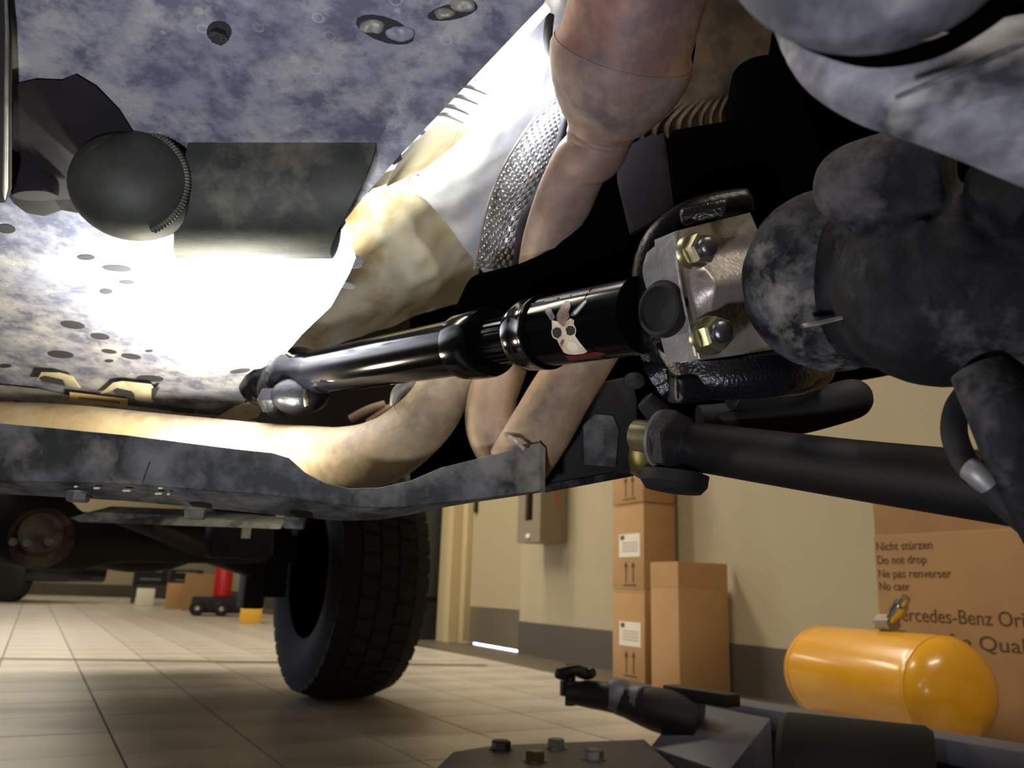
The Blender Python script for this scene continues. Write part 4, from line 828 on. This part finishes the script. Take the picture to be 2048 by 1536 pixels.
o1 = mb.build('upper_casting', 'greycast', smooth=180); tag(o1, 'blurred pale grey rounded casting at the top right corner', 'casting')
mb = MB()
tubepx(mb, [(1545, -120, .29, 60), (1595, -10, .29, 66), (1660, 100, .285, 82), (1750, 150, .28, 96), (1860, 178, .275, 106), (1990, 205, .27, 126), (2140, 240, .265, 150), (2300, 260, .25, 190)], 32, 6)
mb.ball(D(2060, 130, .27), CR * .030, CU * .016, FW * .016)
o2 = mb.build('lower_casting', 'greycast', vox=.003, sm=10, smooth=180); tag(o2, 'pale grey cast housing below the rounded casting, sweeping to the right edge', 'casting')
mb = MB(); tubepx(mb, [(1500, -14, .25, 13), (1560, 40, .25, 15), (1620, 82, .25, 17), (1740, 116, .25, 19), (1860, 100, .25, 19), (1960, 50, .25, 17), (2050, -20, .25, 17)], 14, 6); mb.build('seal_strip', 'void', o2)  # black tube added to draw the shade in the crease between the castings
mb = MB(); tubepx(mb, [(1790, 196, .252, 5), (1900, 150, .250, 7), (2060, 80, .248, 8)], 12, 5); mb.build('cast_rib', 'greycast', o2)
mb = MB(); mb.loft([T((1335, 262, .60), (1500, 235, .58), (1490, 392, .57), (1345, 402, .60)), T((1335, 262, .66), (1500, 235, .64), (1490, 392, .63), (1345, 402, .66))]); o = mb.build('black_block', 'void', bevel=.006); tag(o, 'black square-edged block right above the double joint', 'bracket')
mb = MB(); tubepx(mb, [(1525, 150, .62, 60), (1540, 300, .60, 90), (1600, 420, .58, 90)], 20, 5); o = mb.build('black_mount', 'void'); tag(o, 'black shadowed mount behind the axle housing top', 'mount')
# ------------------------------------------------------------------ CONTROL ARM, BUSHINGS, HOSE
ca_ = empty('control_arm', D(1700, 940, .5), 'long black tubular suspension arm running to the right in front of the wall', 'suspension arm')
mb = MB(); tubepx(mb, [(1330, 884, .60, 44), (1372, 890, .60, 46), (1410, 896, .59, 50), (1700, 938, .51, 60), (1990, 975, .44, 72), (2200, 1003, .40, 80)], 32, 4); mb.build('tube', 'arm', ca_)
a1 = D(1340, 880, .59); aa = (D(1700, 938, .51) - D(1372, 890, .60)).normalized()
mb = MB(); hexnut(mb, a1 - aa * .004, aa, .0225, .012, .2, ((0, .9), (.001, 1), (.011, 1), (.012, .9))); mb.build('jam_nut', 'bolt_steel', ca_, smooth=25)
mb = MB(); mb.lathe(a1 - aa * .0075, aa, [(0, .014), (.0005, .0215), (.003, .0215), (.0035, .014)], 32); mb.build('lock_washer', 'greysteel', ca_)
mb = MB(); mb.lathe(a1 - aa * .03, aa, [(0, .012), (.03, .012)], 24); mb.build('threaded_stud', 'zinc', ca_)
jb_ = D(1335, 905, .63); jx = (CU * .35 + FW * -.2 + CR * -.25).normalized(); jx = (CR * .15 + CU * .95 + FW * .2).normalized()
mb = MB(); mb.lathe(jb_ - jx * .022, jx, [(0, .020), (.003, .026), (.014, .029), (.03, .029), (.041, .026), (.044, .020)], 40); mb.build('joint_body', 'brass', ca_)
mb = MB(); mb.lathe(D(1352, 930, .60) - jx * .02, jx, [(0, .012), (.001, .020), (.006, .024), (.014, .0245)], 40); mb.build('joint_cover', 'rubber', ca_)
mb = MB(); tubepx(mb, [(1290, 800, .62, 20), (1320, 830, .62, 26), (1345, 850, .61, 22)], 16, 4); mb.build('grease_boot', 'rubber', ca_)
mb = MB(); tubepx(mb, [(1440, 862, .60, 34), (1520, 846, .60, 40), (1620, 822, .60, 42), (1690, 802, .60, 42), (1716, 794, .60, 38), (1738, 788, .60, 22)], 28, 5); mb.ball(D(1703, 798, .60), CR * .0150, CU * .0150, FW * .015); o = mb.build('bump_stop', 'rubber', vox=.0022, sm=4, smooth=180); tag(o, 'black rounded rubber bump stop above the long black arm', 'bump stop')
mb = MB(); tubepx(mb, [(1470, 760, .60, 60), (1560, 770, .60, 58), (1620, 740, .58, 44)], 24, 5); o = mb.build('lower_joint_cover', 'rubber'); tag(o, 'black underside piece between the double joint and the bump stop', 'bracket')
mb = MB(); tubepx(mb, [(1400, 850, .66, 40), (1470, 842, .66, 38), (1560, 830, .66, 34)], 20, 5); mb.build('arm_mount', 'black', o)
hz_ = empty('brake_hose', D(1920, 880, .40), 'black rubber hose looping down to a grey coupling at the right edge', 'hose')
mb = MB(); tubepx(mb, [(1945, 770, .39, 22), (1915, 815, .39, 24), (1908, 865, .385, 25), (1925, 915, .38, 25), (1950, 950, .37, 25)], 20, 6); mb.build('hose', 'rubber', hz_)
mb = MB(); tubepx(mb, [(1938, 936, .355, 24), (1955, 948, .352, 26), (1980, 972, .35, 24)], 20, 3); mb.build('coupling', 'greysteel', hz_)
mb = MB(); tubepx(mb, [(1972, 965, .352, 27), (2010, 1005, .35, 28), (2080, 1065, .345, 30)], 20, 4); mb.build('lower_hose', 'rubber', hz_)
